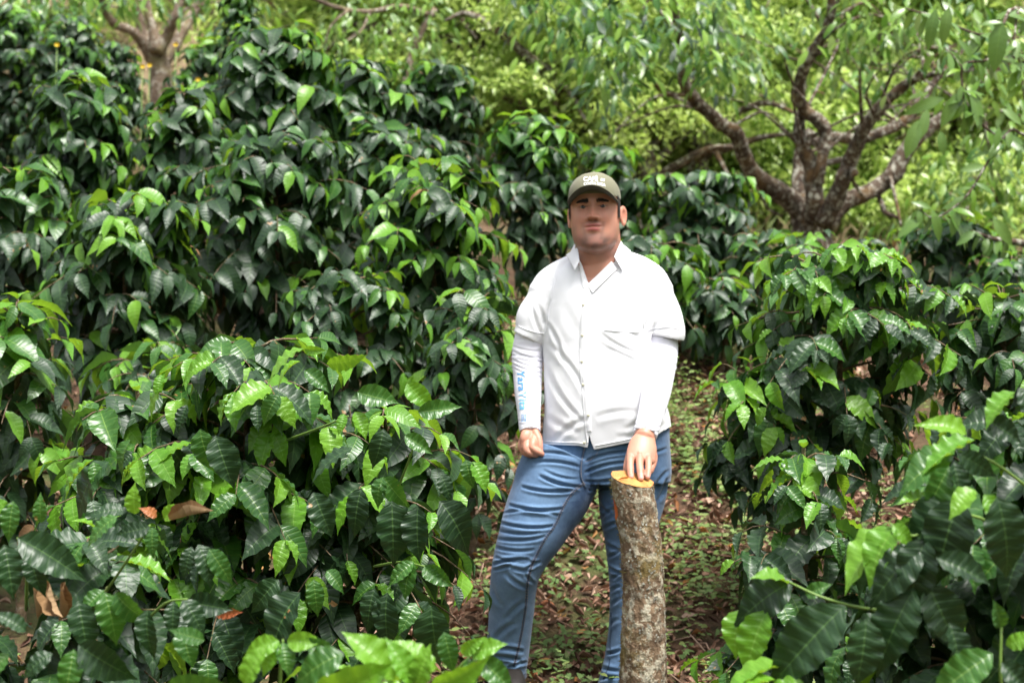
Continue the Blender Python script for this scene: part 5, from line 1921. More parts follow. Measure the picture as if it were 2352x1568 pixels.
gn = lambda x0, z0, sx_, sz_: np.exp(-((np.abs(X_) - x0) / sx_) ** 2 - ((Z_ - z0) / sz_) ** 2)
front = (Y_ < -.03).astype(float)
blend(.35 * gn(.045, -.035, .025, .02) * front, (.57, .215, .15))
blend(.40 * gn(0, -.036, .018, .012) * front, (.55, .21, .145))
stub = np.clip((-(Z_) - .078) / .018, 0, 1) * np.clip((.04 - Y_) / .04, 0, 1) * np.clip((Z_ + .165) / .03, 0, 1)
jaw = np.clip(1 - np.abs((np.abs(X_) - .068)) / .02, 0, 1) * np.clip((-.035 - Z_) / .03, 0, 1) * np.clip((Z_ + .16) / .03, 0, 1)
blend(.68 * stub, (.155, .10, .085))
blend(.45 * jaw, (.17, .11, .09))
blend(.92 * np.exp(-((Z_ + .1150 - 8 * X_ ** 2) / .0085) ** 2) * np.exp(-(X_ / .050) ** 6) * front, (.07, .05, .048))
blend(.35 * np.exp(-((np.abs(X_) - .034 - .25 * (Z_ + .06)) / .006) ** 2) * (Z_ < -.05) * (Z_ > -.105) * front, (.12, .08, .07))      # chin beard line
blend(.62 * np.exp(-((Z_ + .053) / .005) ** 2) * np.exp(-(X_ / .030) ** 4) * front, (.13, .08, .07))      # moustache stubble
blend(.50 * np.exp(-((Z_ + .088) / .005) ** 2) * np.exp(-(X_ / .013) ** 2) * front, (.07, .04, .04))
lip_u = np.exp(-(((Z_ + .0612) / .0046) ** 4)) * np.exp(-((X_ / .0265) ** 6)) * front
lip_l = np.exp(-(((Z_ + .0735) / .0058) ** 4)) * np.exp(-((X_ / .022) ** 6)) * front
blend(.95 * lip_u, (.34, .095, .09))
blend(.95 * lip_l, (.56, .17, .16))
blend(.85 * gn(.0085, -.0475, .0055, .0030) * front, (.06, .02, .015))  # nostril shade painted into the skin tone
blend(.45 * gn(.0, -.050, .020, .0035) * front, (.16, .07, .055))  # shade under the nose, put into the tone
blend(.30 * gn(.031, -.012, .018, .006) * front, (.26, .12, .085))  # dark circles below the eyes, with some brim shade painted in
blend(.5 * gn(.0315, .006, .020, .006) * front, (.32, .15, .10))  # lids darkened in colour to stand in for shade under the brim
blend(.85 * np.exp(-(((np.abs(X_) - .0315) / .0165) ** 4)) * np.exp(-((Z_ + .0002) / .0026) ** 2) * front, (.03, .018, .015))
ear = (np.abs(X_) > .087) & inhead
blend(.35 * ear, (.60, .22, .15))
hand = (v_ > 985)
blend(.35 * hand * (v_ > 1085) , (.62, .36, .30))
for (ku, kv) in [(1451, 1046), (1469, 1045), (1487, 1047), (1499, 1043)]:
    blend(.45 * np.exp(-((u_ - ku) / 6) ** 2 - ((v_ - kv) / 6) ** 2), (.40, .14, .10))
for gu in (1459, 1479.5):
    blend(.75 * np.exp(-((u_ - gu) / 1.7) ** 2) * (v_ > 1052) * (v_ < 1098) * (co[:, 1] < 5.62), (.16, .05, .035))  # shade in the gaps between the fingers, painted as dark lines
for (nu, nv) in [(1449.5, 1095, ), (1472.5, 1099), (1487.5, 1095)]:
    blend(.75 * np.exp(-((u_ - nu) / 5.5) ** 4 - ((v_ - nv) / 5.0) ** 4) * (co[:, 1] < 5.56), (.66, .42, .38))
for (nu, nv) in [(1448, 1077), (1470.5, 1079), (1489.5, 1077)]:
    blend(.35 * np.exp(-((u_ - nu) / 7.5) ** 4) * (np.exp(-((v_ - nv) / 1.3) ** 2) + np.exp(-((v_ - nv - 4) / 1.0) ** 2)), (.25, .09, .06))
tone_attr(body, "tone", tone)
pb = P(1300, 1563, 6.02)
person = bpy.data.objects.new("person", body)
body.materials.append(M_SKIN)
body.polygons.foreach_set("use_smooth", np.ones(len(body.polygons), dtype=bool))
col.objects.link(person)
tag(person, "man in olive cap, white shirt and blue jeans resting one hand on the cut trunk", "person")
bv_body = bvh(body)


def hp_(x, y, z): return HO + HROT @ Vector((x, y, z))


# eyes
for sg in (-1, 1):
    mb_ = MB()
    c = hp_(sg * .0315, -.0695, -.0022)
    V = []
    for i in range(15):
        th = math.pi * i / 14
        for k in range(20):
            a_ = 2 * math.pi * k / 20
            V.append(c + HROT @ Vector((math.sin(th) * math.cos(a_), -math.cos(th), math.sin(th) * math.sin(a_))) * .0118)
    Q = [(i * 20 + k, (i + 1) * 20 + k, (i + 1) * 20 + (k + 1) % 20, i * 20 + (k + 1) % 20) for i in range(14) for k in range(20)]
    mb_.add(V, Q[:60], 1); mb_.f[-1] = np.array(Q[:60]); mb_.add([], []) if False else None
    mb_.f.append(np.array(Q[60:])); mb_.m.append(np.zeros(len(Q) - 60, dtype=np.int32))
    link("eye", mb_.mesh("eye", [M_EYE, M_IRIS]), person)
# eyebrows: tufts of short hairs
r = random.Random(3)
for sg in (-1, 1):
    mb_ = MB()
    for i in range(900):
        t = r.random()
        x = sg * (.013 + .038 * t)
        z = .0152 + .0030 * math.sin(t * 2.4) - .003 * t + r.gauss(0, .0031 * (1 - .6 * t))
        q = hp_(x, -.13, z)
        h_ = bv_body.ray_cast(q, HROT @ Vector((0, 1, 0)))
        if h_[0] is None: continue
        d = HROT @ Vector((sg * (.5 + t), -.25, .75 - 1.0 * t))
        d = d.normalized() * r.uniform(.004, .0075)
        p = h_[0] - d * .2 - (HROT @ Vector((0, .0006, 0)))
        s_ = (HROT @ Vector((.25, 0, .9))).normalized() * .0005
        mb_.add([p - s_, p + s_, p + d], [(0, 1, 2)])
    link("eyebrow", mb_.mesh("eyebrow", M_HAIR), person)

# hair: short shell at the sides and the back
hv, hq, ht = head_mesh(90, 120, .0045)
keep = []
for i, p in enumerate(hv):
    q = HROT.inverted() @ (Vector(p) - HO)
    side = q.y > -.022 - .0 * q.z and q.z > -.020 - .5 * max(0, q.y)
    sb = abs(q.x) > .068 and -.042 < q.y < -.008 and q.z > -.034 and q.z < .07
    keep.append(side or sb)
mb_ = MB()
mb_.add(hv, [f for f in hq if all(keep[i] for i in f)])
link("hair", mb_.mesh("hair", M_HAIR), person)

# --- cap
cap_root = bpy.data.objects.new("cap", None)
CE = (0.0875, 0.104, 0.083)     # crown half axes (x, y, z)
CC = Vector((0, .004, .0395))
V, Q = [], []
n1_, n2_ = 44, 96
for i in range(n1_ + 1):
    el = -0.10 + (math.pi / 2 + .10) * i / n1_
    for k in range(n2_):
        a_ = 2 * math.pi * k / n2_
        ce, se = math.cos(el) ** .86 if math.cos(el) > 0 else 0, math.sin(el)
        seamd = min(abs(((a_ + math.pi / 2) / (math.pi / 3)) % 1.0), 1 - abs(((a_ + math.pi / 2) / (math.pi / 3)) % 1.0))
        rr = 1 - .010 * math.exp(-(seamd / .035) ** 2) * (el > 0)
        p = Vector((CE[0] * ce * math.cos(a_) * rr, CE[1] * ce * math.sin(a_) * rr, CE[2] * se * (rr if se > 0 else 1)))
        if a_ > math.pi: p.z += .008 * math.sin(a_ - math.pi) * (math.cos(el))      # front panel stands up
        p += CC
        p += Vector((0, 0, .0015 * noise.noise(p * 40)))
        V.append(hp_(*p))
Q = [(i * n2_ + k, i * n2_ + (k + 1) % n2_, (i + 1) * n2_ + (k + 1) % n2_, (i + 1) * n2_ + k) for i in range(n1_) for k in range(n2_)]
mb_ = MB(); mb_.add(V, Q)
cap_me = mb_.mesh("cap", M_CAP)
cap = link("cap", cap_me, person)
bv_cap = bvh(cap_me)
# brim
top_, bot_ = [], []
nb, nr_ = 48, 14
for i in range(nb + 1):
    a_ = math.pi * 1.5 + R(68) * (2 * i / nb - 1)
    s = (2 * i / nb - 1)
    for j in range(nr_ + 1):
        t = j / nr_
        inner = Vector((CE[0] * .97 * math.cos(a_), CE[1] * .985 * math.sin(a_), 0))
        ext = .078 * max(0, 1 - abs(s) ** 2.4) ** .65 + .001
        p = inner + Vector((math.cos(a_) * .35, -1, 0)).normalized() * ext * t
        p.z = .0085 - .043 * abs(p.x / .09) ** 2.0 + .006 * t * (1 - abs(s) ** 2)
        p += CC
        top_.append(hp_(*(p + Vector((0, 0, .0012))))); bot_.append(hp_(*(p - Vector((0, 0, .0012)))))
m_ = nr_ + 1; N_ = len(top_)
Qt, Qb, Qe = [], [], []
for i in range(nb):
    for j in range(nr_):
        a_ = i * m_ + j
        Qt.append((a_, a_ + 1, a_ + m_ + 1, a_ + m_)); Qb.append((N_ + a_, N_ + a_ + m_, N_ + a_ + m_ + 1, N_ + a_ + 1))
    Qe.append((i * m_ + nr_, N_ + i * m_ + nr_, N_ + (i + 1) * m_ + nr_, (i + 1) * m_ + nr_))
mb_ = MB(); mb_.add(top_ + bot_, Qt + Qe, 0); mb_.f.append(np.array(Qb)); mb_.m.append(np.ones(len(Qb), dtype=np.int32))
link("brim", mb_.mesh("brim", [M_CAP, M_CAPU]), cap)
mb_ = MB(); mb_.add(*limb_loft([(*hp_(CC.x, CC.y, CC.z + CE[2] - .002), .007, .007), (*hp_(CC.x, CC.y, CC.z + CE[2] + .002), .006, .006)], 2, 16, ref=(0, -1, 0))[:2])
link("cap_button", mb_.mesh("cap_button", M_CAP), cap)


# lettering helpers: text outlines cast on to a surface
def text_mesh(body_, size, bold=.0, spacing=1.0):
    cu = bpy.data.curves.new("lettering", 'FONT')
    cu.body = body_; cu.size = size; cu.offset = bold; cu.space_character = spacing
    cu.align_x = 'CENTER'; cu.align_y = 'CENTER'; cu.resolution_u = 3; cu.fill_mode = 'FRONT'
    o = bpy.data.objects.new("lettering", cu)
    col.objects.link(o)
    dg = bpy.context.evaluated_depsgraph_get(); dg.update()
    me = bpy.data.meshes.new_from_object(o.evaluated_get(dg))
    V = [tuple(v.co) for v in me.vertices]; Fc = [tuple(p.vertices) for p in me.polygons]
    bpy.data.objects.remove(o); bpy.data.meshes.remove(me)
    return V, Fc


def lay_text(name, body_, bv, fn, mat, parent, size, bold=0, off=.0012, spacing=1.0):
    """fn(x, y) -> (u, v) picture position used to aim the stitching at the cloth"""
    V, Fc = text_mesh(body_, size, bold, spacing)
    W = []
    ok = True
    for (x, y, _) in V:
        u, v = fn(x, y)
        h_ = hit(bv, u, v, off)
        if h_ is None: W.append(P(u, v, 5.9)); ok = False
        else: W.append(h_[0])
    me = bpy.data.meshes.new(name)
    me.from_pydata([tuple(w) for w in W], [], Fc)
    me.materials.append(mat)
    me.update()
    return link(name, me, parent)


def capfn(cx, cy, tilt, arch):
    def fn(x, y):
        X2 = cx + x * math.cos(tilt) - y * math.sin(tilt)
        Y2 = cy - (y * math.cos(tilt) + x * math.sin(tilt)) + arch * (x / 28) ** 2
        return X2, Y2
    return fn


# zoom -> picture: café arch over costa rica
lay_text("lettering", "CAFÉ", bv_cap, capfn(1356.5, 411.0, R(0), 3.0), M_TEXT, cap, 14.0, .35, spacing=1.02)
lay_text("lettering", "DE", bv_cap, capfn(1384.5, 413.5, R(-8), 0), M_TEXT, cap, 7.4, .25)
lay_text("lettering", "COSTA RICA", bv_cap, capfn(1365.5, 421.5, R(-3), 3.5), M_TEXT, cap, 8.6, .28, spacing=1.02)

# --- shirt
def hem_v(u):
    T = [(1200, 1010), (1244, 1020), (1265, 1021), (1300, 1022), (1330, 1023), (1350, 1028), (1353.5, 997), (1357, 1012), (1365, 1032), (1400, 1025), (1441, 1017), (1480, 1010), (1510, 998), (1540, 978), (1600, 960)]
    return np.interp(u, [t[0] for t in T], [t[1] for t in T])


tv, tq, tt_ = torso(0.0, seg=220, per=6)
sh = [(tv, tq, tt_)]
# shoulder yoke (trapezius) and short sleeves
sh.append(limb_loft(LP((1338, 606, 6.05, 30, .95), (1300, 622, 6.05, 31, .95), (1268, 647, 6.04, 36, .95), (1252, 675, 6.04, 40, .95)), 5, 36))
sh.append(limb_loft(LP((1415, 600, 6.05, 30, .95), (1460, 615, 6.05, 31, .95), (1493, 640, 6.04, 37, .95), (1506, 670, 6.03, 42, .95)), 5, 36))
SR = LP((1264, 665, 6.04, 41, .98), (1247, 700, 6.04, 43, 1.0), (1230, 730, 6.05, 45, 1.05), (1223, 758, 6.05, 41, 1.12), (1214, 778, 6.05, 38, 1.15))
SL = LP((1494, 660, 6.03, 41, .98), (1510, 698, 6.03, 45, 1.0), (1521, 735, 6.03, 48, 1.05), (1530, 760, 6.02, 44, 1.12), (1528, 773, 6.02, 43, 1.15))
sh.append(limb_loft(SR, 6, 48, round_ends=False))
sh.append(limb_loft(SL, 6, 48, round_ends=False))
shirt = union(sh, .0038, "shirt")
lap(shirt, 5, .55)
creases(shirt, [
    (1262, 790, 1345, 905, 6.5, 0.0030), (1255, 845, 1335, 965, 6.5, 0.0031), (1275, 1012, 1346, 962, 6.5, 0.0034), (1258, 958, 1330, 992, 7.7, 0.0025),
    (1255, 740, 1292, 830, 5.1, 0.0031), (1235, 700, 1256, 780, 5.1, 0.0030), (1222, 700, 1244, 770, 4.5, 0.0025), (1264, 690, 1256, 740, 4.5, 0.0029),
    (1475, 815, 1382, 768, 5.1, 0.0034), (1478, 850, 1395, 800, 6.5, 0.0025), (1480, 785, 1400, 748, 5.1, 0.0022), (1475, 885, 1390, 868, 9.0, 0.0021),
    (1534, 952, 1440, 986, 6.5, 0.0031), (1525, 975, 1420, 1004, 6.5, 0.0022), (1462, 945, 1372, 958, 7.7, 0.0022),
    (1478, 760, 1500, 690, 5.1, 0.0031), (1488, 770, 1532, 700, 5.1, 0.0021), (1476, 720, 1484, 660, 3.9, 0.0021), (1530, 985, 1536, 925, 5.1, 0.0025),
    (1300, 700, 1330, 770, 12.8, 0.0018),
], True)
c = get_co(shirt); n = normals(shirt)
u, v = uvpx(c)
# armpit grooves, cloth unevenness
d = .0016 * nz(c, 34, 1) + .0008 * nz(c, 80, 2)
c = c + n * d[:, None]
# hem: everything lower than the hem line is pulled up to it
hv_ = hem_v(u)
frontm = c[:, 1] < 6.06
hv2 = np.where(frontm, hv_, 1018.0)
zlim = (784 - hv2) / F * c[:, 1]
bodym = (v > 940) & (np.abs(u - 1392) < 165)
low = bodym & (c[:, 2] < zlim)
c[low, 2] = zlim[low]
set_co(shirt, c)
c = get_co(shirt)
u, v = uvpx(c)
# drop the bottom cap, leaving a hollow hem; open the V neck and the collar hole
n = normals(shirt)
poly = [(1322, 560), (1327, 585), (1334, 612), (1349, 651), (1378, 632), (1405, 606), (1423, 585), (1430, 560)]


def inpoly(u, v, P_):
    ins = np.zeros(len(u), dtype=bool)
    for (x0, y0), (x1, y1) in zip(P_, P_[1:] + P_[:1]):
        cond = ((y0 > v) != (y1 > v)) & (u < (x1 - x0) * (v - y0) / (y1 - y0 + 1e-9) + x0)
        ins ^= cond
    return ins


neck_c = P(1374, 590, 6.03)
dn = np.hypot(c[:, 0] - neck_c.x, (c[:, 1] - neck_c.y))
dele = (inpoly(u, v, poly) & (c[:, 1] < 6.03)) | ((dn < .066) & (c[:, 2] > neck_c.z - .035)) | (low & (n[:, 2] < -.93) & False)
delete_faces(shirt, dele)
# cap faces of the hollow hem: remove vertices well inside the outline at the hem
c = get_co(shirt); u, v = uvpx(c)
cc_ = P(1393, 1010, 6.03)
rx_, ry_ = 145 / F * 6.03, .146
ca, sa = math.cos(-TY), math.sin(-TY)
lx = (c[:, 0] - cc_.x) * ca - (c[:, 1] - cc_.y) * sa
ly = (c[:, 0] - cc_.x) * sa + (c[:, 1] - cc_.y) * ca
ins = ((lx / rx_) ** 2 + (ly / ry_) ** 2) < .80
delete_faces(shirt, ins & (c[:, 2] < P(0, 990, 6.03).z + .02) & (np.abs(v - np.where(c[:, 1] < 6.06, hem_v(u), 1018)) < 22))
for S_ in (SR, SL):
    c = get_co(shirt)
    E = np.array(S_[-1][:3]); Dv = E - np.array(S_[-2][:3]); Dv /= np.linalg.norm(Dv)
    ax_ = (c - E) @ Dv
    rad_ = np.linalg.norm((c - E) - ax_[:, None] * Dv, axis=1)
    delete_faces(shirt, (ax_ > -.013) & (ax_ < .02) & (rad_ < S_[-1][3] * .90))
shirt_o = parent_mesh("shirt", shirt, M_SHIRT, person)
bv_sh = bvh(shirt)

# placket, buttons, pocket, seams, collar
ribbon("placket", bv_sh, [(1350, 652), (1345, 690), (1340, 740), (1338, 790), (1340, 850), (1345, 900), (1349, 950), (1352, 990)], 15, .0016, M_SHIRT, shirt_o, 10)
ribbon("placket_edge", bv_sh, [(1331.5, 800), (1333, 850), (1338, 900), (1342, 950), (1346, 992), (1350, 1020)], 2.4, .0018, M_SHIRT, shirt_o, 8)
for (u, v) in [(1338, 770), (1337, 830), (1340, 883), (1352, 953), (1342, 1016), (1340, 700)]:
    h_ = hit(bv_sh, u, v, .003)
    if not h_: continue
    mb_ = MB()
    V = []
    for k in range(16):
        a_ = k * math.pi / 8
        V.append(h_[0] + Vector((math.cos(a_) * .0055, 0, math.sin(a_) * .0055)))
    for k in range(16):
        a_ = k * math.pi / 8
        V.append(h_[0] + Vector((math.cos(a_) * .0042, -.0014, math.sin(a_) * .0042)))
    V.append(h_[0] + Vector((0, -.0008, 0)))
    mb_.add(V, [(k, (k + 1) % 16, 16 + (k + 1) % 16, 16 + k) for k in range(16)])
    mb_.f.append(np.array([(16 + k, 16 + (k + 1) % 16, 32) for k in range(16)])); mb_.m.append(np.zeros(16, dtype=np.int32))
    link("button", mb_.mesh("button", M_BUTTON), shirt_o)
patch("pocket_flap", bv_sh, [(1386, 668), (1474, 676), (1474, 697), (1386, 692)], 16, 8, .0025, M_SHIRT, shirt_o, .003)
patch("pocket", bv_sh, [(1388, 693), (1472, 699), (1470, 762), (1392, 757)], 16, 14, .0012, M_SHIRT, shirt_o, .002)
0 and ribbon("pocket_edge", bv_sh, [(1386, 692), (1420, 694.5), (1450, 697), (1474, 697)], 2.2, .0026, M_TRIM, shirt_o, 8)
ribbon("pocket_edge", bv_sh, [(1388, 758), (1430, 761), (1464, 763), (1472, 760)], 2.6, .0010, M_SHIRT, shirt_o, 8)
ribbon("armhole_seam", bv_sh, [(1484, 628), (1478, 660), (1476, 700), (1478, 735), (1480, 760)], 3.0, .0006, M_SHIRT, shirt_o, 8)
ribbon("armhole_seam", bv_sh, [(1278, 625), (1270, 660), (1262, 700), (1258, 740), (1254, 762)], 3.0, .0006, M_SHIRT, shirt_o, 8)
ribbon("hem_seam", bv_sh, [(1252, 1013), (1290, 1015.5), (1325, 1016), (1345, 1020)], 3.0, .0007, M_SHIRT, shirt_o, 8)
ribbon("hem_seam", bv_sh, [(1368, 1023), (1400, 1017), (1441, 1009), (1480, 1002)], 3.0, .0007, M_SHIRT, shirt_o, 8)
ribbon("sleeve_hem", bv_sh, [(1190, 748), (1210, 757), (1235, 764), (1250, 766)], 3.0, .0006, M_SHIRT, shirt_o, 8)
ribbon("sleeve_hem", bv_sh, [(1488, 758), (1510, 753), (1540, 752), (1564, 756)], 3.0, .0006, M_SHIRT, shirt_o, 8)

# collar: stand round the back of the neck + falling wings
mb_ = MB()
V = []
ncs = 40
for i in range(ncs + 1):
    a_ = R(-28) + R(236) * i / ncs             # from front right round the back to front left
    ca, sa = math.cos(a_), math.sin(a_)
    base_ = Vector((neck_c.x + .078 * ca, neck_c.y + .012 + .074 * sa, P(0, 592, 6.03).z - .004 + .010 * sa))
    topv = Vector((neck_c.x + .073 * ca, neck_c.y + .012 + .070 * sa, P(0, 560, 6.03).z + .004 + .010 * sa + .004 * ca))
    out1 = topv + Vector((ca, sa, 0)) * .006 + Vector((0, 0, .001))
    fall = Vector((neck_c.x + .104 * ca, neck_c.y + .012 + .100 * sa, P(0, 590, 6.03).z - .004 + .008 * sa))
    V += [base_, topv, out1, fall, fall - Vector((0, 0, .003))]
Q = [(i * 5 + k, i * 5 + k + 1, (i + 1) * 5 + k + 1, (i + 1) * 5 + k) for i in range(ncs) for k in range(4)]
mb_.add(V, Q)
link("collar", mb_.mesh("collar", M_SHIRT), shirt_o)
# union surface of shirt and skin for laying the wings
allv = [tuple(v_.co) for v_ in shirt.vertices]; allf = [tuple(p_.vertices) for p_ in shirt.polygons]
k0 = len(allv)
allv += [tuple(v_.co) for v_ in body.vertices]; allf += [tuple(i + k0 for i in p_.vertices) for p_ in body.polygons]
bv_all = BVHTree.FromPolygons(allv, allf)
def wing(name, cs, bulge, mat, parent, n=14, thick=.003):
    q = [P(*c_) for c_ in cs]
    fr_, bk_ = [], []
    for i in range(n + 1):
        for j in range(n + 1):
            s_, t_ = i / n, j / n
            p = (q[0] * (1 - s_) * (1 - t_) + q[1] * s_ * (1 - t_) + q[2] * s_ * t_ + q[3] * (1 - s_) * t_)
            p = p + Vector((0, -bulge * math.sin(math.pi * min(1, s_ * .9 + .05)) * math.sin(math.pi * min(1, t_ * .8 + .1)), 0))
            fr_.append(p); bk_.append(p + Vector((0, thick, 0)))
    m2 = n + 1; N2 = len(fr_)
    Q = []
    for i in range(n):
        for j in range(n):
            a0 = i * m2 + j
            Q += [(a0, a0 + 1, a0 + m2 + 1, a0 + m2), (N2 + a0 + m2, N2 + a0 + m2 + 1, N2 + a0 + 1, N2 + a0)]
    for seq in ([j for j in range(m2)], [i * m2 + n for i in range(m2)], [n * m2 + j for j in range(m2)], [i * m2 for i in range(m2)]):
        Q += [(a0, b0, N2 + b0, N2 + a0) for a0, b0 in zip(seq, seq[1:])]
    mb2 = MB(); mb2.add(fr_ + bk_, Q)
    return link(name, mb2.mesh(name, mat), parent)


wing("collar_wing", [(1425, 557, 5.985), (1449, 576, 5.99), (1430, 621, 5.918), (1411, 589, 5.925)], .007, M_SHIRT, shirt_o)
wing("collar_wing", [(1327, 567, 5.975), (1300, 585, 5.985), (1320, 620, 5.912), (1331, 600, 5.918)], .006, M_SHIRT, shirt_o)
patch("placket_lapel", bv_all, [(1404, 600, .008), (1418, 618, .002), (1362, 672, .002), (1349, 653, .003)], 12, 10, .003, M_SHIRT, shirt_o, .003, .002)
patch("placket_lapel", bv_all, [(1328, 592, .008), (1336, 606, .004), (1353, 655, .002), (1340, 660, .002)], 12, 6, .003, M_SHIRT, shirt_o, .003, .0)

# --- arm sleeves
def sleeve(A_, v0, v1, name, cr, seed):
    A2 = [a_ for a_ in A_ if a_[1] >= v0 - 30]
    secs = LP(*[(a_[0], a_[1], a_[2], a_[3]) for a_ in A2])
    me = union([limb_loft(secs, 7, 56, round_ends=False)], .0032, name)
    lap(me, 2, .5)
    creases(me, cr, False)
    c = get_co(me); n = normals(me)
    c += n * (.0007 * nz(c, 60, seed))[:, None]
    set_co(me, c)
    u, v = uvpx(c)
    return me


sr = sleeve(AR, 740, 990, "arm_sleeve", [
    (1176, 806, 1250, 822, 2.7, 0.0022), (1175, 815, 1250, 836, 2.7, 0.0022), (1174, 824, 1250, 846, 2.3, 0.0020), (1174, 833, 1248, 858, 2.3, 0.0018),
    (1178, 795, 1250, 806, 2.7, 0.0015), (1178, 843, 1246, 868, 2.7, 0.0013), (1188, 870, 1246, 884, 2.7, 0.0009), (1192, 892, 1244, 905, 2.7, 0.0008), (1190, 912, 1242, 925, 2.7, 0.0008),
    (1192, 966, 1240, 958, 2.2, 0.0011), (1194, 974, 1242, 966, 2.2, 0.0011), (1185, 780, 1250, 790, 2.7, 0.0010)], 4)
sr_o = parent_mesh("arm_sleeve", sr, M_SLEEVE, person)
sl = sleeve(AL, 740, 1000, "arm_sleeve", [
    (1487, 832, 1510, 806, 3, .003), (1510, 806, 1552, 826, 3, .003), (1554, 838, 1530, 850, 4, .0025), (1460, 975, 1515, 980, 3, .0025), (1458, 984, 1512, 992, 2.5, .0022),
    (1475, 930, 1530, 945, 6, .0012)], 6)
sl_o = parent_mesh("arm_sleeve", sl, M_SLEEVE, person)
bv_sr = bvh(sr)
bv_sl = bvh(sl)
ribbon("cuff_seam", bv_sr, [(1194, 988), (1205, 982), (1218, 979), (1231, 981), (1239, 984)], 1.6, .0012, M_TRIM, sr_o, 6)
ribbon("cuff_seam", bv_sl, [(1455, 994), (1470, 990), (1487, 991), (1503, 999)], 1.6, .0012, M_TRIM, sl_o, 6)


def armfn(x, y):
    # text runs down the forearm: text x -> picture down, text up -> picture right
    t = x
    cx = 1198.5 + 0.020 * (t + 32) + (3.0 if t > 10 else 0) * 0
    return cx + y + t * .035, 902 + t


lay_text("lettering", "Yara", bv_sr, lambda x, y: (1195 + y + (x + 26) * .07, 874 + x), M_PRINT, sr_o, 24, .55, off=.002, spacing=1.05)
lay_text("lettering", "Vita", bv_sr, lambda x, y: (1199 + y + (x + 22) * .05, 920 + x), M_PRINT2, sr_o, 24, .45, off=.002, spacing=1.1)
# the small square emblem by the wrist
mb_ = MB()
for (a0, b0, a1, b1) in [(1198, 951, 1208, 952.5), (1198, 966.5, 1208, 968), (1198, 951, 1199.5, 968), (1206.5, 951, 1208, 968), (1201, 955, 1205, 956.3), (1201, 959, 1205, 960.3), (1198, 962.2, 1208, 963.4), (1202, 955, 1203.2, 960)]:
    q = [hit(bv_sr, *uvp, .0012) for uvp in ((a0, b0), (a1, b0), (a1, b1), (a0, b1))]
    if all(q): mb_.add([x[0] for x in q], [(0, 1, 2, 3)])
if mb_.n: link("emblem", mb_.mesh("emblem", M_PRINT), sr_o)

# --- jeans
jp = []
jp.append(ring_loft([(*P(1392, v, 6.03), hw / F * 6.03, hd, TY) for (v, hw, hd) in [(955, 143, .137), (990, 145, .140), (1030, 147, .139), (1070, 150, .136), (1105, 148, .130)]], 6, 140, 2.4))
RL = LP((1300, 1050, 6.00, 92, .86), (1281, 1095, 5.985, 95, .84), (1262, 1140, 5.965, 91, .86), (1241, 1180, 5.95, 84, .9), (1220, 1225, 5.93, 75, .95), (1199, 1270, 5.92, 64, 1.0), (1185, 1310, 5.92, 57, 1.05), (1179, 1350, 5.945, 54, 1.05),
        (1175, 1400, 5.975, 52, 1.05), (1170, 1450, 6.0, 50, 1.05), (1164, 1500, 6.02, 50, 1.08), (1158, 1545, 6.03, 50, 1.15))
LL = LP((1462, 1060, 6.02, 79, .95), (1455, 1105, 6.02, 79, .92), (1450, 1150, 6.01, 76, .92), (1447, 1190, 6.0, 68, .95), (1447, 1235, 6.0, 59, 1.0), (1448, 1280, 5.99, 54, 1.05), (1450, 1320, 5.98, 51, 1.05), (1450, 1370, 5.97, 49.5, 1.05),
        (1447, 1430, 5.96, 48, 1.05), (1437, 1500, 5.95, 47, 1.08), (1424, 1560, 5.93, 47, 1.1), (1412, 1608, 5.92, 48, 1.15))
jp.append(limb_loft(RL, 6, 72, round_ends=False))
jp.append(limb_loft(LL, 6, 72, round_ends=False))
jeans = union(jp, .0038, "jeans")
lap(jeans, 14, .6)
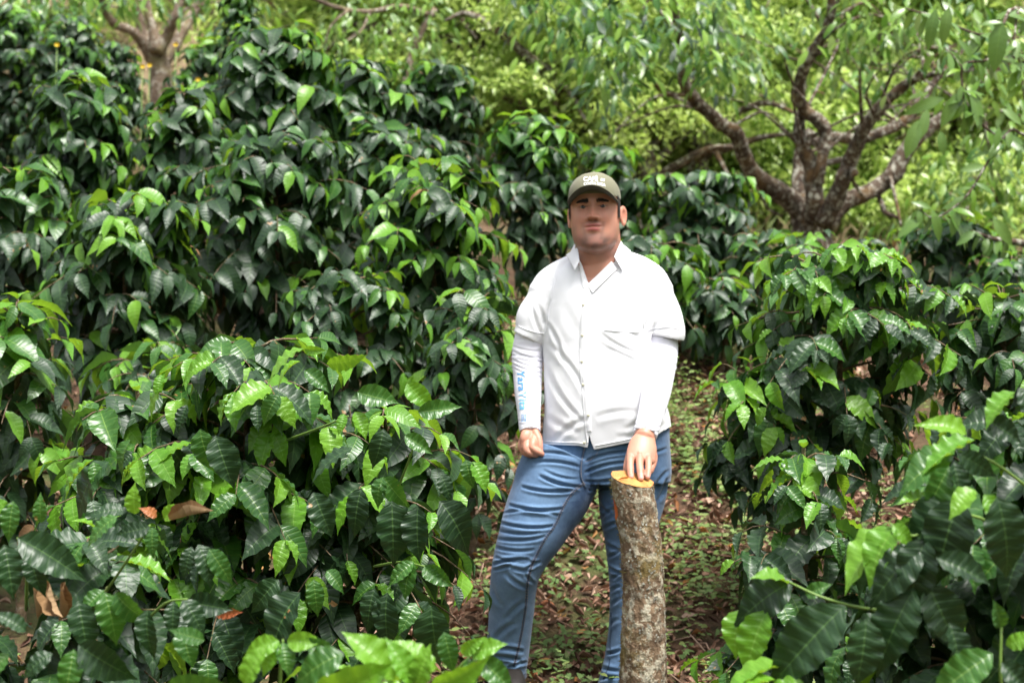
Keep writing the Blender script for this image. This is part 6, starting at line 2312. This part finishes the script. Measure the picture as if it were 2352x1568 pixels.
creases(jeans, [
    # hip and crotch
    (1235, 1040, 1325, 1052, 3.7, 0.0049), (1225, 1062, 1330, 1072, 3.7, 0.0059), (1240, 1093, 1332, 1118, 3.7, 0.0087), (1250, 1080, 1325, 1100, 3.1, 0.0039), (1200, 1118, 1320, 1124, 3.7, 0.0083), (1345, 1060, 1440, 1038, 3.7, 0.0059),
    (1345, 1085, 1440, 1062, 3.7, 0.0059), (1345, 1105, 1430, 1095, 3.7, 0.0049), (1352, 1125, 1400, 1118, 3.1, 0.0049), (1362, 1135, 1375, 1110, 3.7, 0.0059), (1470, 1040, 1530, 1030, 3.7, 0.0039),
    # thigh
    (1172, 1160, 1290, 1168, 3.7, 0.0087), (1155, 1178, 1280, 1182, 3.1, 0.0044), (1150, 1200, 1268, 1208, 3.7, 0.0083), (1146, 1218, 1240, 1222, 3.1, 0.0044), (1140, 1236, 1250, 1232, 3.7, 0.0054), (1138, 1256, 1225, 1262, 3.7, 0.0049),
    # knee
    (1134, 1296, 1215, 1285, 3.7, 0.0098), (1134, 1308, 1180, 1292, 3.1, 0.0059), (1140, 1280, 1228, 1290, 3.7, 0.0059), (1225, 1312, 1170, 1300, 3.7, 0.0044), (1240, 1290, 1205, 1310, 3.7, 0.0059), (1160, 1315, 1210, 1350, 4.9, 0.0044), (1228, 1340, 1205, 1315, 3.7, 0.0039),
    # shin
    (1128, 1340, 1150, 1390, 6.1, 0.0030), (1165, 1420, 1205, 1380, 5.5, 0.0039), (1135, 1470, 1180, 1430, 6.1, 0.0039), (1120, 1490, 1200, 1495, 4.3, 0.0078), (1125, 1508, 1195, 1516, 4.3, 0.0074), (1165, 1535, 1210, 1520, 3.7, 0.0059), (1120, 1460, 1140, 1490, 4.9, 0.0039),
    # other leg
    (1372, 1150, 1400, 1180, 4.3, 0.0049), (1380, 1190, 1415, 1165, 4.3, 0.0049), (1385, 1215, 1418, 1200, 4.3, 0.0059), (1388, 1245, 1420, 1262, 4.3, 0.0054), (1392, 1280, 1426, 1262, 3.7, 0.0059), (1394, 1300, 1428, 1316, 3.7, 0.0074), (1400, 1330, 1428, 1312, 3.7, 0.0049),
    (1398, 1360, 1425, 1345, 4.3, 0.0049), (1398, 1390, 1424, 1372, 4.3, 0.0039), (1395, 1440, 1420, 1420, 4.9, 0.0030), (1392, 1500, 1425, 1492, 3.7, 0.0068), (1380, 1530, 1425, 1540, 4.3, 0.0059), (1375, 1560, 1420, 1556, 3.7, 0.0049),
    (1510, 1150, 1530, 1100, 4.9, 0.0049), (1505, 1120, 1535, 1080, 4.3, 0.0049),
], True)
c = get_co(jeans); n = normals(jeans)
d = .0018 * nz(c, 30, 8) + .0010 * nz(c * np.array([1, 1, 2.2]), 55, 9)
c = c + n * d[:, None]
set_co(jeans, c)
u, v = uvpx(c)
nzv = nz(c * np.array([.6, 1, 2.2]), 70, 12)
wear_shade = .30 + .30 * np.exp(-((u - (1262 - (v - 1100) * .35)) / 55) ** 2) * np.exp(-((v - 1140) / 140) ** 2) + .18 * np.exp(-((u - 1175) / 50) ** 2) * (v > 1290) + .10 * nzv
wear_shade += .18 * np.exp(-((u - 1400) / 40) ** 2) * np.exp(-((v - 1060) / 30) ** 2)
wear_shade -= .30 * np.exp(-((u - 1345) / 32) ** 2 - ((v - 1120) / 60) ** 2)  # crotch shade painted into the denim colour, on top of the wear
wear_shade -= .16 * ((u > 1240) & (u < 1360) & (v > 1150)) * np.clip((u - (1290 - (v - 1150) * .38)) / 20, 0, 1)  # inner thigh darkened: shade put into the colour
wear_shade += .05 * (v > 1300)
wear_shade[c[:, 1] > 6.02] = .34
tone_attr(jeans, "wear_shade", np.repeat(np.clip(wear_shade, 0, 1)[:, None], 3, axis=1))
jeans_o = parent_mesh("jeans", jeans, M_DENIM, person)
bv_j = bvh(jeans)
seamR = [(1343, 1108), (1317, 1128), (1295, 1161), (1276, 1203), (1250, 1240), (1232, 1275), (1221, 1300), (1212, 1339), (1209, 1384), (1204, 1420), (1198, 1455), (1190, 1492), (1180, 1530)]
ribbon("inner_seam", bv_j, seamR, 5.5, .0014, M_SEAM, jeans_o, 10)
ribbon("fly_seam", bv_j, [(1342, 1028), (1337, 1050), (1334, 1075), (1336, 1098), (1346, 1120)], 6, .0018, M_SEAM, jeans_o, 8)
ribbon("inner_seam", bv_j, [(1395, 1360), (1404, 1420), (1402, 1470), (1400, 1520), (1385, 1560)], 3, .0014, M_SEAM, jeans_o, 8)


def stitches(path, off_px, n, name="stitching"):
    C = catmull([list(p) for p in path], 30)
    mb_ = MB()
    tot = len(C)
    for i in range(n):
        f = i / n * (tot - 2)
        i0 = int(f)
        a_, b_ = C[i0], C[min(tot - 1, i0 + max(1, int(tot / n * .6)))]
        d = b_ - a_; L_ = np.linalg.norm(d)
        if L_ < 1e-6: continue
        d = d / L_; nn_ = np.array([-d[1], d[0]])
        q = [a_ + nn_ * (off_px - .35), b_ + nn_ * (off_px - .35), b_ + nn_ * (off_px + .35), a_ + nn_ * (off_px + .35)]
        hs_ = [hit(bv_j, x[0], x[1], .0042) for x in q]
        if all(hs_): mb_.add([h_[0] for h_ in hs_], [(0, 1, 2, 3)])
    if mb_.n: link(name, mb_.mesh(name, M_STITCH), jeans_o)["kind"] = "stuff"


stitches(seamR, 2.2, 90)
stitches(seamR, -2.2, 90)
stitches([(1345, 1028), (1340, 1050), (1337, 1075), (1339, 1098), (1346, 1115)], 2, 26)
stitches([(1375, 1030), (1368, 1046), (1355, 1056), (1342, 1060)], 0, 14)
# leg hems
for (A_, nm) in ((RL, 0), (LL, 1)):
    x, y, z, ra, rd = A_[-1]
    x2, y2, z2, *_ = A_[-2]
    t_ = (Vector((x, y, z)) - Vector((x2, y2, z2))).normalized()
    mb_ = MB()
    mb_.add(*limb_loft([(x - t_.x * .02, y - t_.y * .02, z - t_.z * .02, ra + .002, rd + .002), (x, y, z, ra + .0035, rd + .0035)], 3, 64, round_ends=False)[:2])
    link("leg_hem", mb_.mesh("leg_hem", M_DENIM), jeans_o)

# --- boots standing on the slope
for (u, v, Y, yaw) in [(1160, 1545, 6.03, 12), (1412, 1608, 5.92, -6)]:
    p = P(u, v, Y)
    gzz = gz(p.x, p.y)
    M = Matrix.Rotation(R(yaw), 3, 'Z')
    def bp(x, y, z): return Vector((p.x, p.y, 0)) + M @ Vector((x, y, 0)) + Vector((0, 0, z))
    z0 = min(gzz, p.z - .05) + .0
    secs = []
    V = []
    segs = 30
    rows = [(.052, .075, .010, -.085), (.054, .150, .000, -.045), (.054, .152, .020, -.045), (.050, .145, .045, -.043), (.047, .115, .065, -.020), (.044, .075, .085, .005), (.041, .052, .10, .018), (.040, .050, .115, .018)]
    for (hw, hl_, zz_, yc) in rows[1:]:
        for k in range(segs):
            a_ = 2 * math.pi * k / segs
            ca, sa = math.cos(a_), math.sin(a_)
            V.append(bp(hw * math.copysign(abs(ca) ** .85, ca), yc + hl_ * math.copysign(abs(sa) ** .85, sa), z0 + zz_))
    mb_ = MB(); mb_.add(*_close(V, len(rows) - 1, segs)[:2])
    vv, qq, tt2 = _close(V, len(rows) - 1, segs)
    mb_ = MB(); mb_.add(vv, qq); mb_.f.append(np.array(tt2)); mb_.m.append(np.zeros(len(tt2), dtype=np.int32))
    link("boot", mb_.mesh("boot", M_BOOT), person)
